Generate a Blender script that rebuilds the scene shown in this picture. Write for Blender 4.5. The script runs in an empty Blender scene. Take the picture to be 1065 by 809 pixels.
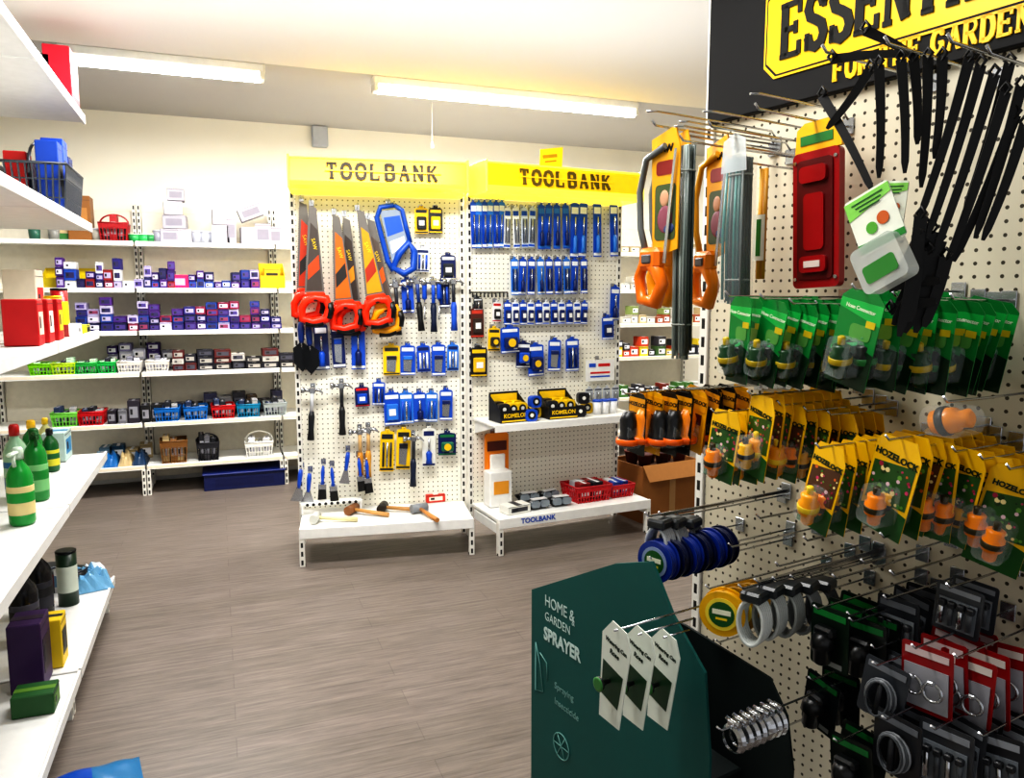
import bpy, bmesh, math, random
from functools import lru_cache
from mathutils import Matrix, Vector
R=random.Random(11)
SC=bpy.context.scene
COL=SC.collection
rad=math.radians
# ------------------------------------------------------------ camera
YAW,PIT,FL=rad(20.9),rad(6.9),800.0
CP=Vector((0,0,1.5))
fw=Vector((math.sin(YAW)*math.cos(PIT),math.cos(YAW)*math.cos(PIT),-math.sin(PIT)))
rt=Vector((math.cos(YAW),-math.sin(YAW),0)); up=rt.cross(fw)
cam=bpy.data.objects.new("camera",bpy.data.cameras.new("camera"))
cam.data.sensor_width=36; cam.data.sensor_fit='HORIZONTAL'; cam.data.lens=FL/1065*36; cam.data.clip_start=.02
cam.matrix_world=Matrix(((rt.x,up.x,-fw.x,0),(rt.y,up.y,-fw.y,0),(rt.z,up.z,-fw.z,1.5),(0,0,0,1)))
COL.objects.link(cam); SC.camera=cam
try:
    SC.view_settings.view_transform='Standard'; SC.view_settings.look='High Contrast'
except Exception: pass
def ray(px,py): return fw+rt*((px-532.5)/FL)-up*((py-404.5)/FL)
def hit(F,px,py,y):
    "measured point on a fixture's plane (local y=const) -> local x,z"
    I=F.inverted(); o=I@CP; d=I.to_3x3()@ray(px,py); t=(y-o.y)/d.y; p=o+d*t
    return p.x,p.z
def hitz(px,py,z):
    d=ray(px,py); t=(z-1.5)/d.z; p=CP+d*t; return p.x,p.y
def cw(a,b): return (a*math.cos(YAW)+b*math.sin(YAW), -a*math.sin(YAW)+b*math.cos(YAW))
def T(x,y,z): return Matrix.Translation((x,y,z))
def RZ(a): return Matrix.Rotation(rad(a),4,'Z')
def RX(a): return Matrix.Rotation(rad(a),4,'X')
def RY(a): return Matrix.Rotation(rad(a),4,'Y')
def frame(xy,a): return T(xy[0],xy[1],0)@RZ(a)
# ------------------------------------------------------------ materials
def lin(h):
    h=h.lstrip('#'); o=[]
    for i in (0,2,4):
        c=int(h[i:i+2],16)/255; o.append(c/12.92 if c<=.04045 else ((c+.055)/1.055)**2.4)
    return o
@lru_cache(None)
def mat(h,rough=.45,metal=0.0,emit=0.0,alpha=1.0,noise=.08,scale=25.0):
    m=bpy.data.materials.new("surface_"+h.strip('#')); m.use_nodes=True
    nt=m.node_tree; b=nt.nodes['Principled BSDF']; c=lin(h)
    tc=nt.nodes.new('ShaderNodeTexCoord'); n=nt.nodes.new('ShaderNodeTexNoise'); n.inputs['Scale'].default_value=scale
    mx=nt.nodes.new('ShaderNodeMix'); mx.data_type='RGBA'
    mx.inputs[6].default_value=[x*(1-noise) for x in c]+[1]; mx.inputs[7].default_value=[min(1,x*(1+noise)) for x in c]+[1]
    nt.links.new(tc.outputs['Object'],n.inputs['Vector']); nt.links.new(n.outputs['Fac'],mx.inputs[0]); nt.links.new(mx.outputs[2],b.inputs['Base Color'])
    b.inputs['Roughness'].default_value=rough; b.inputs['Metallic'].default_value=metal; b.inputs['Alpha'].default_value=alpha
    if emit: b.inputs['Emission Color'].default_value=c+[1]; b.inputs['Emission Strength'].default_value=emit
    return m
def dots(name,base,hole,pitch,r,slotted=False):
    m=bpy.data.materials.new(name); m.use_nodes=True; nt=m.node_tree; b=nt.nodes['Principled BSDF']; b.inputs['Roughness'].default_value=.4
    tc=nt.nodes.new('ShaderNodeTexCoord'); sp=nt.nodes.new('ShaderNodeSeparateXYZ'); nt.links.new(tc.outputs['Object'],sp.inputs[0])
    def mth(op,a,bv=None):
        n=nt.nodes.new('ShaderNodeMath'); n.operation=op; nt.links.new(a,n.inputs[0])
        if bv is not None:
            if isinstance(bv,(int,float)): n.inputs[1].default_value=bv
            else: nt.links.new(bv,n.inputs[1])
        return n.outputs[0]
    def cell(o): return mth('ABSOLUTE',mth('SUBTRACT',mth('FRACT',mth('MULTIPLY',o,1/pitch)),.5))
    cz=cell(sp.outputs['Z'])
    if slotted:
        ax=mth('ABSOLUTE',sp.outputs['X'])
        f=mth('MULTIPLY',mth('LESS_THAN',cz,.28),mth('LESS_THAN',ax,.006))
    else:
        cx=cell(sp.outputs['X'])
        f=mth('LESS_THAN',mth('ADD',mth('MULTIPLY',cx,cx),mth('MULTIPLY',cz,cz)),r*r)
    mx=nt.nodes.new('ShaderNodeMix'); mx.data_type='RGBA'; mx.inputs[6].default_value=lin(base)+[1]; mx.inputs[7].default_value=lin(hole)+[1]
    nt.links.new(f,mx.inputs[0]); nt.links.new(mx.outputs[2],b.inputs['Base Color']); return m
PEG=dots("pegboard_cream",'#f1eee0','#5a5340',.03,.13)
PEGR=dots("pegboard_beige",'#d4cdb8','#3e382a',.0254,.15)
SLOT=dots("slotted_steel",'#e6e4dc','#151515',.05,.2,True)
WHITE=mat('#eeeeea',.4); CREAM=mat('#f2eedd',.6)
STEEL=mat('#b9bcc0',.25,.9); CHROME=mat('#c8cacd',.2,1.0); BLACK=mat('#101012',.4); DARK=mat('#24262a',.5); SIGNBLACK=mat('#08080a',.75)
CLEAR=mat('#e8f0f2',.1,0.0,0.0,.12)
# ------------------------------------------------------------ mesh builder
class B:
    def __init__(s): s.v=[];s.f=[];s.m=[];s.sm=[];s.mats=[]
    def add(s,vs,fs,mt,smooth=False,X=None):
        o=len(s.v)
        if X is None: s.v+=[tuple(p) for p in vs]
        else: s.v+=[tuple(X@Vector(p)) for p in vs]
        if mt not in s.mats: s.mats.append(mt)
        i=s.mats.index(mt)
        for f in fs: s.f.append([o+k for k in f]); s.m.append(i); s.sm.append(smooth)
        return s
    def box(s,c,d,mt,bev=0.0,X=None):
        h=[x/2 for x in d]; sg=[(a,b_,c_) for a in(-1,1) for b_ in(-1,1) for c_ in(-1,1)]
        bev=min(bev,min(h)*.9)
        if bev<=0:
            vs=[(c[0]+q[0]*h[0],c[1]+q[1]*h[1],c[2]+q[2]*h[2]) for q in sg]
            return s.add(vs,[(0,1,3,2),(4,6,7,5),(0,4,5,1),(2,3,7,6),(0,2,6,4),(1,5,7,3)],mt,False,X)
        vs=[];ix={}
        for q in sg:
            for k in range(3):
                ix[(q,k)]=len(vs)
                vs.append([c[j]+q[j]*(h[j]-(0 if j==k else bev)) for j in range(3)])
        fs=[]
        for k in range(3):
            a,b_=[j for j in range(3) if j!=k]
            for sgn in(-1,1):
                f=[]
                for (p,q2) in((-1,-1),(1,-1),(1,1),(-1,1)):
                    t=[0,0,0]; t[k]=sgn;t[a]=p;t[b_]=q2; f.append(ix[(tuple(t),k)])
                fs.append(f)
            for p in(-1,1):
                for q2 in(-1,1):
                    t0=[0,0,0];t0[k]=-1;t0[a]=p;t0[b_]=q2;t1=list(t0);t1[k]=1;t0=tuple(t0);t1=tuple(t1)
                    fs.append([ix[(t0,a)],ix[(t1,a)],ix[(t1,b_)],ix[(t0,b_)]])
        for q in sg: fs.append([ix[(q,k)] for k in range(3)])
        return s.add(vs,fs,mt,False,X)
    def tube(s,pts,r,mt,seg=8,closed=False,X=None,flat=1.0):
        pts=[Vector(p) for p in pts]; n=len(pts); rs=r if isinstance(r,(list,tuple)) else [r]*n
        vs=[];u=None
        for i,p in enumerate(pts):
            if closed: d=pts[(i+1)%n]-pts[i-1]
            else: d=pts[min(i+1,n-1)]-pts[max(i-1,0)]
            d.normalize()
            if u is None: u=d.orthogonal().normalized()
            u=(u-d*u.dot(d)); 
            if u.length<1e-6: u=d.orthogonal()
            u.normalize(); w=d.cross(u)
            for k in range(seg):
                a=2*math.pi*k/seg; vs.append(p+u*math.cos(a)*rs[i]+w*math.sin(a)*rs[i]*flat)
        fs=[]
        for i in range(n if closed else n-1):
            j=(i+1)%n
            for k in range(seg):
                l=(k+1)%seg; fs.append((i*seg+k,i*seg+l,j*seg+l,j*seg+k))
        s.add(vs,fs,mt,seg>4,X)
        if not closed:
            s.add(vs[:seg],[tuple(range(seg))],mt,False,X); s.add(vs[-seg:],[tuple(range(seg))],mt,False,X)
        return s
    def cyl(s,a,b,r,mt,r2=None,seg=16,X=None): return s.tube([a,b],[r,r if r2 is None else r2],mt,seg,False,X)
    def lathe(s,prof,mt,c=(0,0,0),seg=20,X=None):
        vs=[];fs=[];n=len(prof)
        for (r,z) in prof:
            for k in range(seg):
                a=2*math.pi*k/seg; vs.append((c[0]+r*math.cos(a),c[1]+r*math.sin(a),c[2]+z))
        for i in range(n-1):
            for k in range(seg):
                l=(k+1)%seg; fs.append((i*seg+k,i*seg+l,(i+1)*seg+l,(i+1)*seg+k))
        s.add(vs,fs,mt,True,X); s.add(vs[:seg],[tuple(range(seg))],mt,False,X); s.add(vs[-seg:],[tuple(range(seg))],mt,False,X)
        return s
    def prism(s,poly,y0,y1,mt,X=None):
        n=len(poly); vs=[(x,y0,z) for x,z in poly]+[(x,y1,z) for x,z in poly]
        fs=[tuple(range(n)),tuple(range(n,2*n))]+[(i,(i+1)%n,n+(i+1)%n,n+i) for i in range(n)]
        return s.add(vs,fs,mt,False,X)
    def ribbon(s,pts,t,y0,y1,mt,X=None,closed=False):
        "flat stroke of width t following a 2D path in local XZ"
        n=len(pts); L=[];Rr=[]
        for i in range(n):
            p=Vector(pts[i]); a=Vector(pts[i-1]) if (closed or i>0) else None; c=Vector(pts[(i+1)%n]) if (closed or i<n-1) else None
            d1=(p-a).normalized() if a is not None else None; d2=(c-p).normalized() if c is not None else None
            if d1 is None: d1=d2
            if d2 is None: d2=d1
            nn=Vector((-(d1+d2).y,(d1+d2).x)); nn.normalize(); k=max(.5,nn.dot(Vector((-d1.y,d1.x)))); o=nn*(t/2/k)
            L.append(p+o); Rr.append(p-o)
        m=n if closed else n-1
        for i in range(m):
            j=(i+1)%n; s.prism([tuple(L[i]),tuple(L[j]),tuple(Rr[j]),tuple(Rr[i])],y0,y1,mt,X)
        return s
    def sph(s,c,r,mt,X=None,seg=14):
        if isinstance(r,(int,float)): r=(r,r,r)
        vs=[];fs=[];m=seg//2
        for i in range(m+1):
            t=math.pi*i/m
            for k in range(seg):
                a=2*math.pi*k/seg; vs.append((c[0]+r[0]*math.sin(t)*math.cos(a),c[1]+r[1]*math.sin(t)*math.sin(a),c[2]+r[2]*math.cos(t)))
        for i in range(m):
            for k in range(seg):
                l=(k+1)%seg; fs.append((i*seg+k,i*seg+l,(i+1)*seg+l,(i+1)*seg+k))
        return s.add(vs,fs,mt,True,X)
    def text(s,body,size,mt,X,bold=0.0,depth=.0008,align='CENTER',sp=1.0):
        vs,fs=textdata(body,size,bold,depth,align,sp); return s.add(vs,fs,mt,False,X)
    def slab(s,body,w,h,adv,t,y0,y1,mt,X=None,serif=True):
        "slab-serif capitals drawn from strokes, left aligned on the baseline"
        x=0
        for ch in body:
            for st in GLY.get(ch,[]):
                cl=st[0]=='c'; ser=st[0]=='s'
                if ser and not serif: continue
                pts=[(x+p[0]*w,p[1]*h) for p in st[1]]
                s.ribbon(pts,t*(.55 if ser else (1.0 if st[0]!='t' else .6)),y0,y1,mt,X,cl)
            x+=adv*(.55 if ch==' ' else (.6 if ch=='I' else 1))
        return s
    def mesh(s,name="mesh"):
        me=bpy.data.meshes.new(name); me.from_pydata(s.v,[],s.f)
        for m in s.mats: me.materials.append(m)
        me.polygons.foreach_set('material_index',s.m); me.polygons.foreach_set('use_smooth',s.sm)
        bm=bmesh.new(); bm.from_mesh(me); bmesh.ops.remove_doubles(bm,verts=bm.verts,dist=1e-6); bmesh.ops.recalc_face_normals(bm,faces=bm.faces); bm.to_mesh(me); bm.free()
        return me
def fs_(x,z,k=.14): return ('s',[(x-k,z),(x+k,z)])
GLY={
'E':[('l',[(.1,0),(.1,1)]),('t',[(.1,1),(.9,1)]),('t',[(.1,.52),(.7,.52)]),('t',[(.1,0),(.9,0)]),('s',[(.9,1.03),(.9,.78)]),('s',[(.9,-.03),(.9,.24)]),('s',[(.7,.4),(.7,.64)]),fs_(0,1),fs_(0,0)],
'F':[('l',[(.1,0),(.1,1)]),('t',[(.1,1),(.9,1)]),('t',[(.1,.52),(.7,.52)]),('s',[(.9,1.03),(.9,.78)]),('s',[(.7,.4),(.7,.64)]),fs_(0,1),fs_(.12,0,.25)],
'S':[('l',[(.86,.78),(.74,.94),(.48,1.0),(.2,.94),(.08,.76),(.2,.6),(.5,.52),(.8,.42),(.92,.24),(.8,.07),(.5,0),(.22,.06),(.1,.24)]),('s',[(.9,1.03),(.9,.72)]),('s',[(.06,-.03),(.06,.3)])],
'N':[('t',[(.1,0),(.1,1)]),('l',[(.1,1),(.9,0)]),('t',[(.9,0),(.9,1)]),fs_(.05,1,.18),fs_(.1,0,.2),fs_(.9,1,.2)],
'T':[('l',[(.5,0),(.5,1)]),('t',[(0,1),(1,1)]),('s',[(0,1.03),(0,.78)]),('s',[(1,1.03),(1,.78)]),fs_(.5,0,.25)],
'I':[('l',[(.2,0),(.2,1)]),fs_(.2,0,.25),fs_(.2,1,.25)],
'A':[('t',[(.08,0),(.5,1)]),('l',[(.5,1),(.92,0)]),('t',[(.24,.36),(.76,.36)]),fs_(.08,0,.18),fs_(.92,0,.18)],
'L':[('l',[(.1,0),(.1,1)]),('t',[(.1,0),(.9,0)]),('s',[(.9,-.03),(.9,.28)]),fs_(.1,1,.22),fs_(0,0)],
'O':[('c',[(.5,1),(.2,.92),(.06,.7),(.06,.3),(.2,.08),(.5,0),(.8,.08),(.94,.3),(.94,.7),(.8,.92)])],
'R':[('l',[(.12,0),(.12,1)]),('t',[(.1,1),(.65,1),(.86,.9),(.9,.75),(.82,.6),(.62,.5),(.1,.5)]),('l',[(.5,.5),(.9,0)]),fs_(.12,0,.22),fs_(.02,1,.12),fs_(.95,0,.1)],
'H':[('l',[(.12,0),(.12,1)]),('l',[(.88,0),(.88,1)]),('t',[(.12,.5),(.88,.5)]),fs_(.12,0,.2),fs_(.12,1,.2),fs_(.88,0,.2),fs_(.88,1,.2)],
'G':[('l',[(.86,.8),(.72,.95),(.48,1),(.2,.9),(.06,.66),(.06,.34),(.2,.1),(.48,0),(.74,.06),(.86,.2),(.86,.44)]),('t',[(.55,.44),(.98,.44)]),('s',[(.88,1.03),(.88,.72)])],
'D':[('l',[(.12,0),(.12,1)]),('l',[(.1,1),(.55,1),(.82,.86),(.92,.6),(.92,.4),(.82,.14),(.55,0),(.1,0)]),fs_(.0,0,.1),fs_(.0,1,.1)],
'B':[('l',[(.12,0),(.12,1)]),('l',[(.1,1),(.65,1),(.84,.9),(.84,.64),(.65,.52),(.1,.52)]),('l',[(.65,.52),(.9,.4),(.9,.12),(.68,0),(.1,0)]),fs_(.0,0,.1),fs_(.0,1,.1)],
'K':[('l',[(.12,0),(.12,1)]),('t',[(.12,.42),(.85,1)]),('l',[(.38,.6),(.9,0)]),fs_(.12,0,.2),fs_(.12,1,.2),fs_(.85,1,.16),fs_(.9,0,.16)]}
@lru_cache(None)
def textdata(body,size,bold,depth,align,sp):
    cu=bpy.data.curves.new("t",'FONT'); cu.body=body; cu.size=size; cu.offset=bold; cu.extrude=depth; cu.align_x=align; cu.align_y='CENTER'; cu.resolution_u=3; cu.space_character=sp
    o=bpy.data.objects.new("t",cu); COL.objects.link(o); bpy.context.view_layer.update()
    dg=bpy.context.evaluated_depsgraph_get(); me=bpy.data.meshes.new_from_object(o.evaluated_get(dg))
    vs=[(v.co.x,-v.co.z,v.co.y) for v in me.vertices]; fs=[tuple(p.vertices) for p in me.polygons]
    bpy.data.objects.remove(o); bpy.data.curves.remove(cu); bpy.data.meshes.remove(me)
    return vs,fs
def arc(cx,cz,r,a0,a1,n,r2=None):
    r2=r2 or r
    return [(cx+r*math.cos(rad(a0+(a1-a0)*i/n)),cz+r2*math.sin(rad(a0+(a1-a0)*i/n))) for i in range(n+1)]
def rrect(w,h,r,cx=0,cz=0,n=4):
    p=[]
    for (sx,sz,a) in((1,1,0),(-1,1,90),(-1,-1,180),(1,-1,270)):
        p+=arc(cx+sx*(w/2-r),cz+sz*(h/2-r),r,a,a+90,n)
    return p
def obj(name,me,M,parent=None,label=None):
    o=bpy.data.objects.new(name,me); COL.objects.link(o)
    if parent: o.parent=parent
    o.matrix_basis=M
    if label: o["label"]=label
    return o
def thing(name,parts,M,label,cat,group=None,kind=None):
    """parts: one mesh, or list of (name,mesh,matrix|None,label|None,[subparts])"""
    if isinstance(parts,bpy.types.Mesh): o=obj(name,parts,M)
    else:
        o=obj(name,None,M); o.empty_display_size=.05
        for p in parts:
            p=tuple(p)+(None,)*(5-len(p))
            c=obj(p[0],p[1],p[2] or Matrix.Identity(4),o,p[3])
            for q in (p[4] or []): obj(q[0],q[1],(q[2] if len(q)>2 and q[2] else Matrix.Identity(4)),c)
    o["label"]=label; o["category"]=cat
    if group: o["group"]=group
    if kind: o["kind"]=kind
    return o
def struct(name,me,label,cat):
    o=obj(name,me,Matrix.Identity(4)); o["kind"]="structure"; o["label"]=label; o["category"]=cat; return o
# ------------------------------------------------------------ room
def floor_mat():
    m=bpy.data.materials.new("vinyl_plank_floor"); m.use_nodes=True; nt=m.node_tree; b=nt.nodes['Principled BSDF']
    L=nt.links.new; N=nt.nodes.new
    tc=N('ShaderNodeTexCoord')
    br=N('ShaderNodeTexBrick'); br.inputs['Scale'].default_value=1; br.inputs['Brick Width'].default_value=1.2; br.inputs['Row Height'].default_value=.12
    br.inputs['Mortar Size'].default_value=.0015; br.inputs['Color1'].default_value=lin('#787069')+[1]; br.inputs['Color2'].default_value=lin('#817872')+[1]; br.inputs['Mortar'].default_value=lin('#6a625d')+[1]
    L(tc.outputs['Object'],br.inputs['Vector'])
    mp=N('ShaderNodeMapping'); mp.inputs['Scale'].default_value=(3.0,48,1); L(tc.outputs['Object'],mp.inputs[0])
    n=N('ShaderNodeTexNoise'); n.inputs['Scale'].default_value=1.3; n.inputs['Detail'].default_value=9; n.inputs['Roughness'].default_value=.72; L(mp.outputs[0],n.inputs['Vector'])
    cr=N('ShaderNodeValToRGB'); cr.color_ramp.elements[0].position=.32; cr.color_ramp.elements[0].color=(.46,.44,.43,1); cr.color_ramp.elements[1].position=.7; cr.color_ramp.elements[1].color=(1.25,1.22,1.19,1)
    L(n.outputs['Fac'],cr.inputs[0])
    mx=N('ShaderNodeMix'); mx.data_type='RGBA'; mx.blend_type='MULTIPLY'; mx.inputs[0].default_value=.9; L(br.outputs['Color'],mx.inputs[6]); L(cr.outputs[0],mx.inputs[7]); L(mx.outputs[2],b.inputs['Base Color'])
    b.inputs['Roughness'].default_value=.4
    return m
XL,XR,YB,YF=-3.2,5.4,6.82,-2.0; ZC,ZL,YL=2.91,2.655,4.2
FM=floor_mat(); WM=mat('#f3efe2',.7,0,0,1,.03,3.0); CM=mat('#c4c2c0',.8,0,0,1,.03,2.0); CM2=mat('#fdfcf8',.8,0,0,1,.01,2.0)
struct("floor",B().box(((XL+XR)/2,(YB+YF)/2,-.05),(XR-XL,YB-YF,.1),FM).mesh(),"grey-brown wood-effect vinyl plank floor","floor")
struct("wall_back",B().box(((XL+XR)/2,YB+.05,ZC/2),(XR-XL+.2,.1,ZC),WM).mesh(),"plain cream painted shop wall","wall")
struct("wall_left",B().box((XL-.05,(YB+YF)/2,ZC/2),(.1,YB-YF,ZC),WM).mesh(),"plain cream painted side wall","wall")
struct("wall_right",B().box((XR+.05,(YB+YF)/2,ZC/2),(.1,YB-YF,ZC),WM).mesh(),"plain cream painted side wall","wall")
struct("ceiling",B().box(((XL+XR)/2,(YB+YL)/2,ZC+.05),(XR-XL+.2,YB-YL+.2,.1),CM).mesh(),"flat white painted ceiling","ceiling")
struct("trim_1",B().box(((XL+XR)/2,(YL+YF)/2,ZL+.155),(XR-XL+.2,YL-YF,.31),CM2).mesh(),"lowered white plaster bulkhead across the ceiling","ceiling bulkhead")
struct("baseboard_back",B().box(((XL+XR)/2,YB-.01,.06),(XR-XL,.02,.12),WHITE,.004).mesh(),"white skirting board along the wall","skirting board")
# fluorescent fittings
TUBE=bpy.data.materials.new("lit_fluorescent_tube"); TUBE.use_nodes=True
_b=TUBE.node_tree.nodes['Principled BSDF']; _b.inputs['Emission Color'].default_value=(1,.99,.95,1); _b.inputs['Emission Strength'].default_value=16
cap=B().box((0,0,-.008),(.03,.11,.05),WHITE,.006).mesh()
def light_fit(x0,x1,y,z):
    Lh=x1-x0; b=B(); b.box((0,0,.035),(Lh,.1,.06),WHITE,.01)
    b2=B(); b2.tube([(-Lh/2+.03,0,-.008),(Lh/2-.03,0,-.008)],.046,TUBE,16,False,None,.6)
    thing("fluorescent_light",[("body",b.mesh()),("diffuser",b2.mesh(),None,"glowing white diffuser"),("end_cap",cap,T(-Lh/2+.02,0,0)),("end_cap",cap,T(Lh/2-.02,0,0))],T((x0+x1)/2,y,z),"lit white fluorescent batten light on the ceiling","ceiling light","ceiling batten lights")
light_fit(-.78,.34,5.16,2.845); light_fit(1.0,2.95,5.16,2.845)
def area(x,y,z,sx,sy,p,col=(1,.99,.975),upw=False):
    l=bpy.data.lights.new("ceiling_and_fill_lamp",'AREA'); l.shape='RECTANGLE'; l.size=sx; l.size_y=sy; l.energy=p; l.color=col
    o=bpy.data.objects.new("ceiling_and_fill_lamp",l); o.location=(x,y,z); COL.objects.link(o)
    if upw: o.rotation_euler=(math.pi,0,0)
area(-.2,5.16,2.78,1.2,.2,52); area(2.0,5.16,2.78,1.8,.2,64); area(4.2,5.2,2.8,1.2,.2,32)
area(.5,3.3,2.63,1.6,.25,56); area(.25,1.4,2.63,1.2,.25,24)
area(.9,2.9,1.95,2.6,1.2,8,(1,1,1),True)  # added upward fill with no fitting of its own, whitens the ceiling
w=bpy.data.worlds.new("world"); w.use_nodes=True; w.node_tree.nodes['Background'].inputs[0].default_value=(.96,.97,1,1); w.node_tree.nodes['Background'].inputs[1].default_value=.55; SC.world=w
x,z=hit(frame((0,YB),0),332,143,0)
thing("junction_box",[("box",B().box((0,-.035,0),(.13,.07,.17),mat('#b9bdc4',.5),.01).mesh()),("conduit",B().cyl((0,-.02,.08),(0,-.02,ZC-z-.005),.012,WHITE).mesh())],T(x,YB,z),"small grey junction box with conduit on wall","junction box")
x,y=hitz(449,108,2.9)
thing("pull_cord",B().tube([(0,0,0),(0,0,-.28)],.003,mat('#e8e8e0',.6),6).lathe([(.004,0),(.01,-.01),(.012,-.04),(.006,-.045)],WHITE,(0,0,-.28),10).mesh(),T(x,y,ZC-.001),"thin white light pull cord from the ceiling","pull cord")
# ------------------------------------------------------------ generic merchandise meshes
@lru_cache(None)
def carton(w,d,h,c1,c2,lab=1):
    b=B(); b.box((0,0,h/2),(w,d,h),mat(c1,.5),min(.003,h*.05))
    b.box((0,-d/2-.0006,h*.48),(w*.72,.0012,h*.5),mat(c2,.5)); b.box((0,0,h+.0004),(w*.25,d*.98,.0012),mat(c2,.4))
    b.box((0,-d/2-.0008,h*.9),(w*.98,.001,.0018),DARK)
    if lab: b.box((-w*.18,-d/2-.0015,h*.5),(w*.2,.001,h*.25),mat('#1b1b22',.5))
    return b.mesh()
@lru_cache(None)
def basket(w,d,h,c,handle=False):
    m=mat(c,.35); b=B(); k=.86
    b.box((0,0,.004),(w*k,d*k,.006),m)
    rim=[(-w/2,-d/2,h),(w/2,-d/2,h),(w/2,d/2,h),(-w/2,d/2,h)]
    b.tube(rim,.006,m,6,True)
    for t in(.35,.7):
        q=k+(1-k)*t; b.tube([(sx*w/2*q,sy*d/2*q,h*t) for sx,sy in((-1,-1),(1,-1),(1,1),(-1,1))],.0035,m,4,True)
    nx=max(5,int(w/.022)); ny=max(4,int(d/.022))
    for i in range(nx+1):
        x=-w/2+w*i/nx
        for s in(-1,1): b.tube([(x*k,s*d/2*k,0),(x,s*d/2,h)],.0045,m,4)
    for i in range(ny+1):
        y=-d/2+d*i/ny
        for s in(-1,1): b.tube([(s*w/2*k,y*k,0),(s*w/2,y,h)],.0045,m,4)
    for s in(-1,1): b.box((0,s*d/2*.97,h*.86),(w*.98,.004,h*.26),m)
    return b.mesh()
@lru_cache(None)
def basket_handle(w,h,c):
    return B().tube([(x,0,h+z) for x,z in arc(0,0,w/2,0,180,12,w*.35)],.006,mat(c,.4),6).mesh()
@lru_cache(None)
def tub(r,h,c,lid):
    b=B(); b.lathe([(r*.85,0),(r,h*.9)],mat(c,.35),seg=18); b.lathe([(r*1.05,h*.88),(r*1.05,h),(r*.9,h*1.02)],mat(lid,.35),seg=18); return b.mesh()
@lru_cache(None)
def bottle(r,h,c,cap,lab):
    return [("body",B().lathe([(r*.9,0),(r,.01),(r,h*.62),(r*.8,h*.72),(r*.35,h*.82),(r*.35,h*.86)],mat(c,.25)).mesh()),
            ("cap",B().lathe([(r*.42,h*.85),(r*.42,h*.97),(r*.3,h)],mat(cap,.35)).mesh()),
            ("label",B().lathe([(r*1.01,h*.14),(r*1.015,h*.15),(r*1.015,h*.5),(r*1.01,h*.51)],mat(lab,.5)).lathe([(r*1.016,h*.3),(r*1.02,h*.31),(r*1.02,h*.42),(r*1.016,h*.43)],mat(c,.5)).mesh())]
@lru_cache(None)
def spray(r,h,c,cap,lab):
    t=B(); t.box((0,0,h*.9),(r*.8,r*.7,h*.1),mat(cap,.35),.006); t.box((-r*.9,0,h*.94),(r*1.6,r*.5,h*.05),mat(cap,.35),.005)
    t.tube([(-r*.7,0,h*.92),(-r*.9,0,h*.85),(-r*.75,0,h*.77)],.006,mat(cap,.35),6)
    return bottle(r,h,c,cap,lab)+[("trigger",t.mesh())]
@lru_cache(None)
def can(r,h,c,lid,lab):
    b=B(); b.lathe([(r,0),(r,h)],mat(c,.35),seg=22); b.lathe([(r*1.03,h*.96),(r*1.03,h),(r*.9,h*1.01)],mat(lid,.3,.6),seg=22)
    b.lathe([(r*1.01,h*.25),(r*1.012,h*.26),(r*1.012,h*.72),(r*1.01,h*.73)],mat(lab,.5),seg=22); return b.mesh()
@lru_cache(None)
def bag(w,d,h,c1,c2,cr=0):
    b=B(); vs=[];n=14;m=9
    for j in range(m+1):
        for i in range(n+1):
            u=i/n*2-1;v=j/m*2-1; bz=h*max(0,(1-abs(u)**4))*max(0,(1-abs(v)**4)); vs.append((u*w/2,v*d/2,bz*(.85+.15*math.sin(7*u+3*v)+cr*math.sin(13*u)*math.cos(11*v+5*u))+.004))
    fs=[(j*(n+1)+i,j*(n+1)+i+1,(j+1)*(n+1)+i+1,(j+1)*(n+1)+i) for j in range(m) for i in range(n)]
    sm=cr==0
    b.add(vs,[f for k,f in enumerate(fs) if (k%n)<8],mat(c1,.3),sm); b.add(vs,[f for k,f in enumerate(fs) if (k%n)>=8],mat(c2,.3),sm)
    b.box((0,0,.002),(w,d,.004),mat(c1,.3)); return b.mesh()
@lru_cache(None)
def rack_pack(w,h,c1,c2,kind,c3='#1a4fb0'):
    """carded pack hanging from its top tab, hang hole at origin"""
    b=B(); 
    poly=[(-w/2,-h),(w/2,-h),(w/2,-.012),(w*.42,-.004),(w*.16,0),(w*.16,.012),(-w*.16,.012),(-w*.16,0),(-w*.42,-.004),(-w/2,-.012)]
    b.prism(poly,0,-.002,mat(c1,.4)); b.box((0,-.0027,-h*.14),(w*.8,.001,h*.12),mat(c2,.45)); b.box((0,-.0029,-h*.95),(w*.94,.001,h*.05),mat(c2,.45))
    m3=mat(c3,.35)
    if kind=='driver':
        b.tube([(0,-.012,-h*.26),(0,-.012,-h*.62)],w*.08,STEEL,8); b.tube([(0,-.012,-h*.6),(0,-.012,-h*.66),(0,-.012,-h*.8),(0,-.012,-h*.92)],[w*.14,w*.24,w*.2,w*.25],m3,8)
    elif kind=='bits':
        for i in(-1,0,1): b.tube([(i*w*.26,-.009,-h*.28),(i*w*.26,-.009,-h*.88)],w*.08,STEEL if i==0 else m3,6)
    elif kind=='blade':
        b.prism([(-w*.3,-h*.35),(w*.3,-h*.35),(w*.2,-h*.9),(-w*.3,-h*.86)],-.004,-.008,STEEL); b.box((0,-.01,-h*.42),(w*.6,.012,h*.12),m3,.003)
    elif kind=='tape':
        b.box((0,-.018,-h*.6),(w*.7,.03,h*.42),m3,.008); b.cyl((0,-.033,-h*.6),(0,-.036,-h*.6),w*.2,mat('#e9c11c',.4)); b.box((w*.2,-.018,-h*.83),(w*.2,.012,h*.05),CHROME)
    else:
        b.box((0,-.01,-h*.6),(w*.7,.016,h*.5),m3,.005); b.box((0,-.019,-h*.6),(w*.4,.002,h*.2),WHITE)
    return b.mesh()
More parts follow.
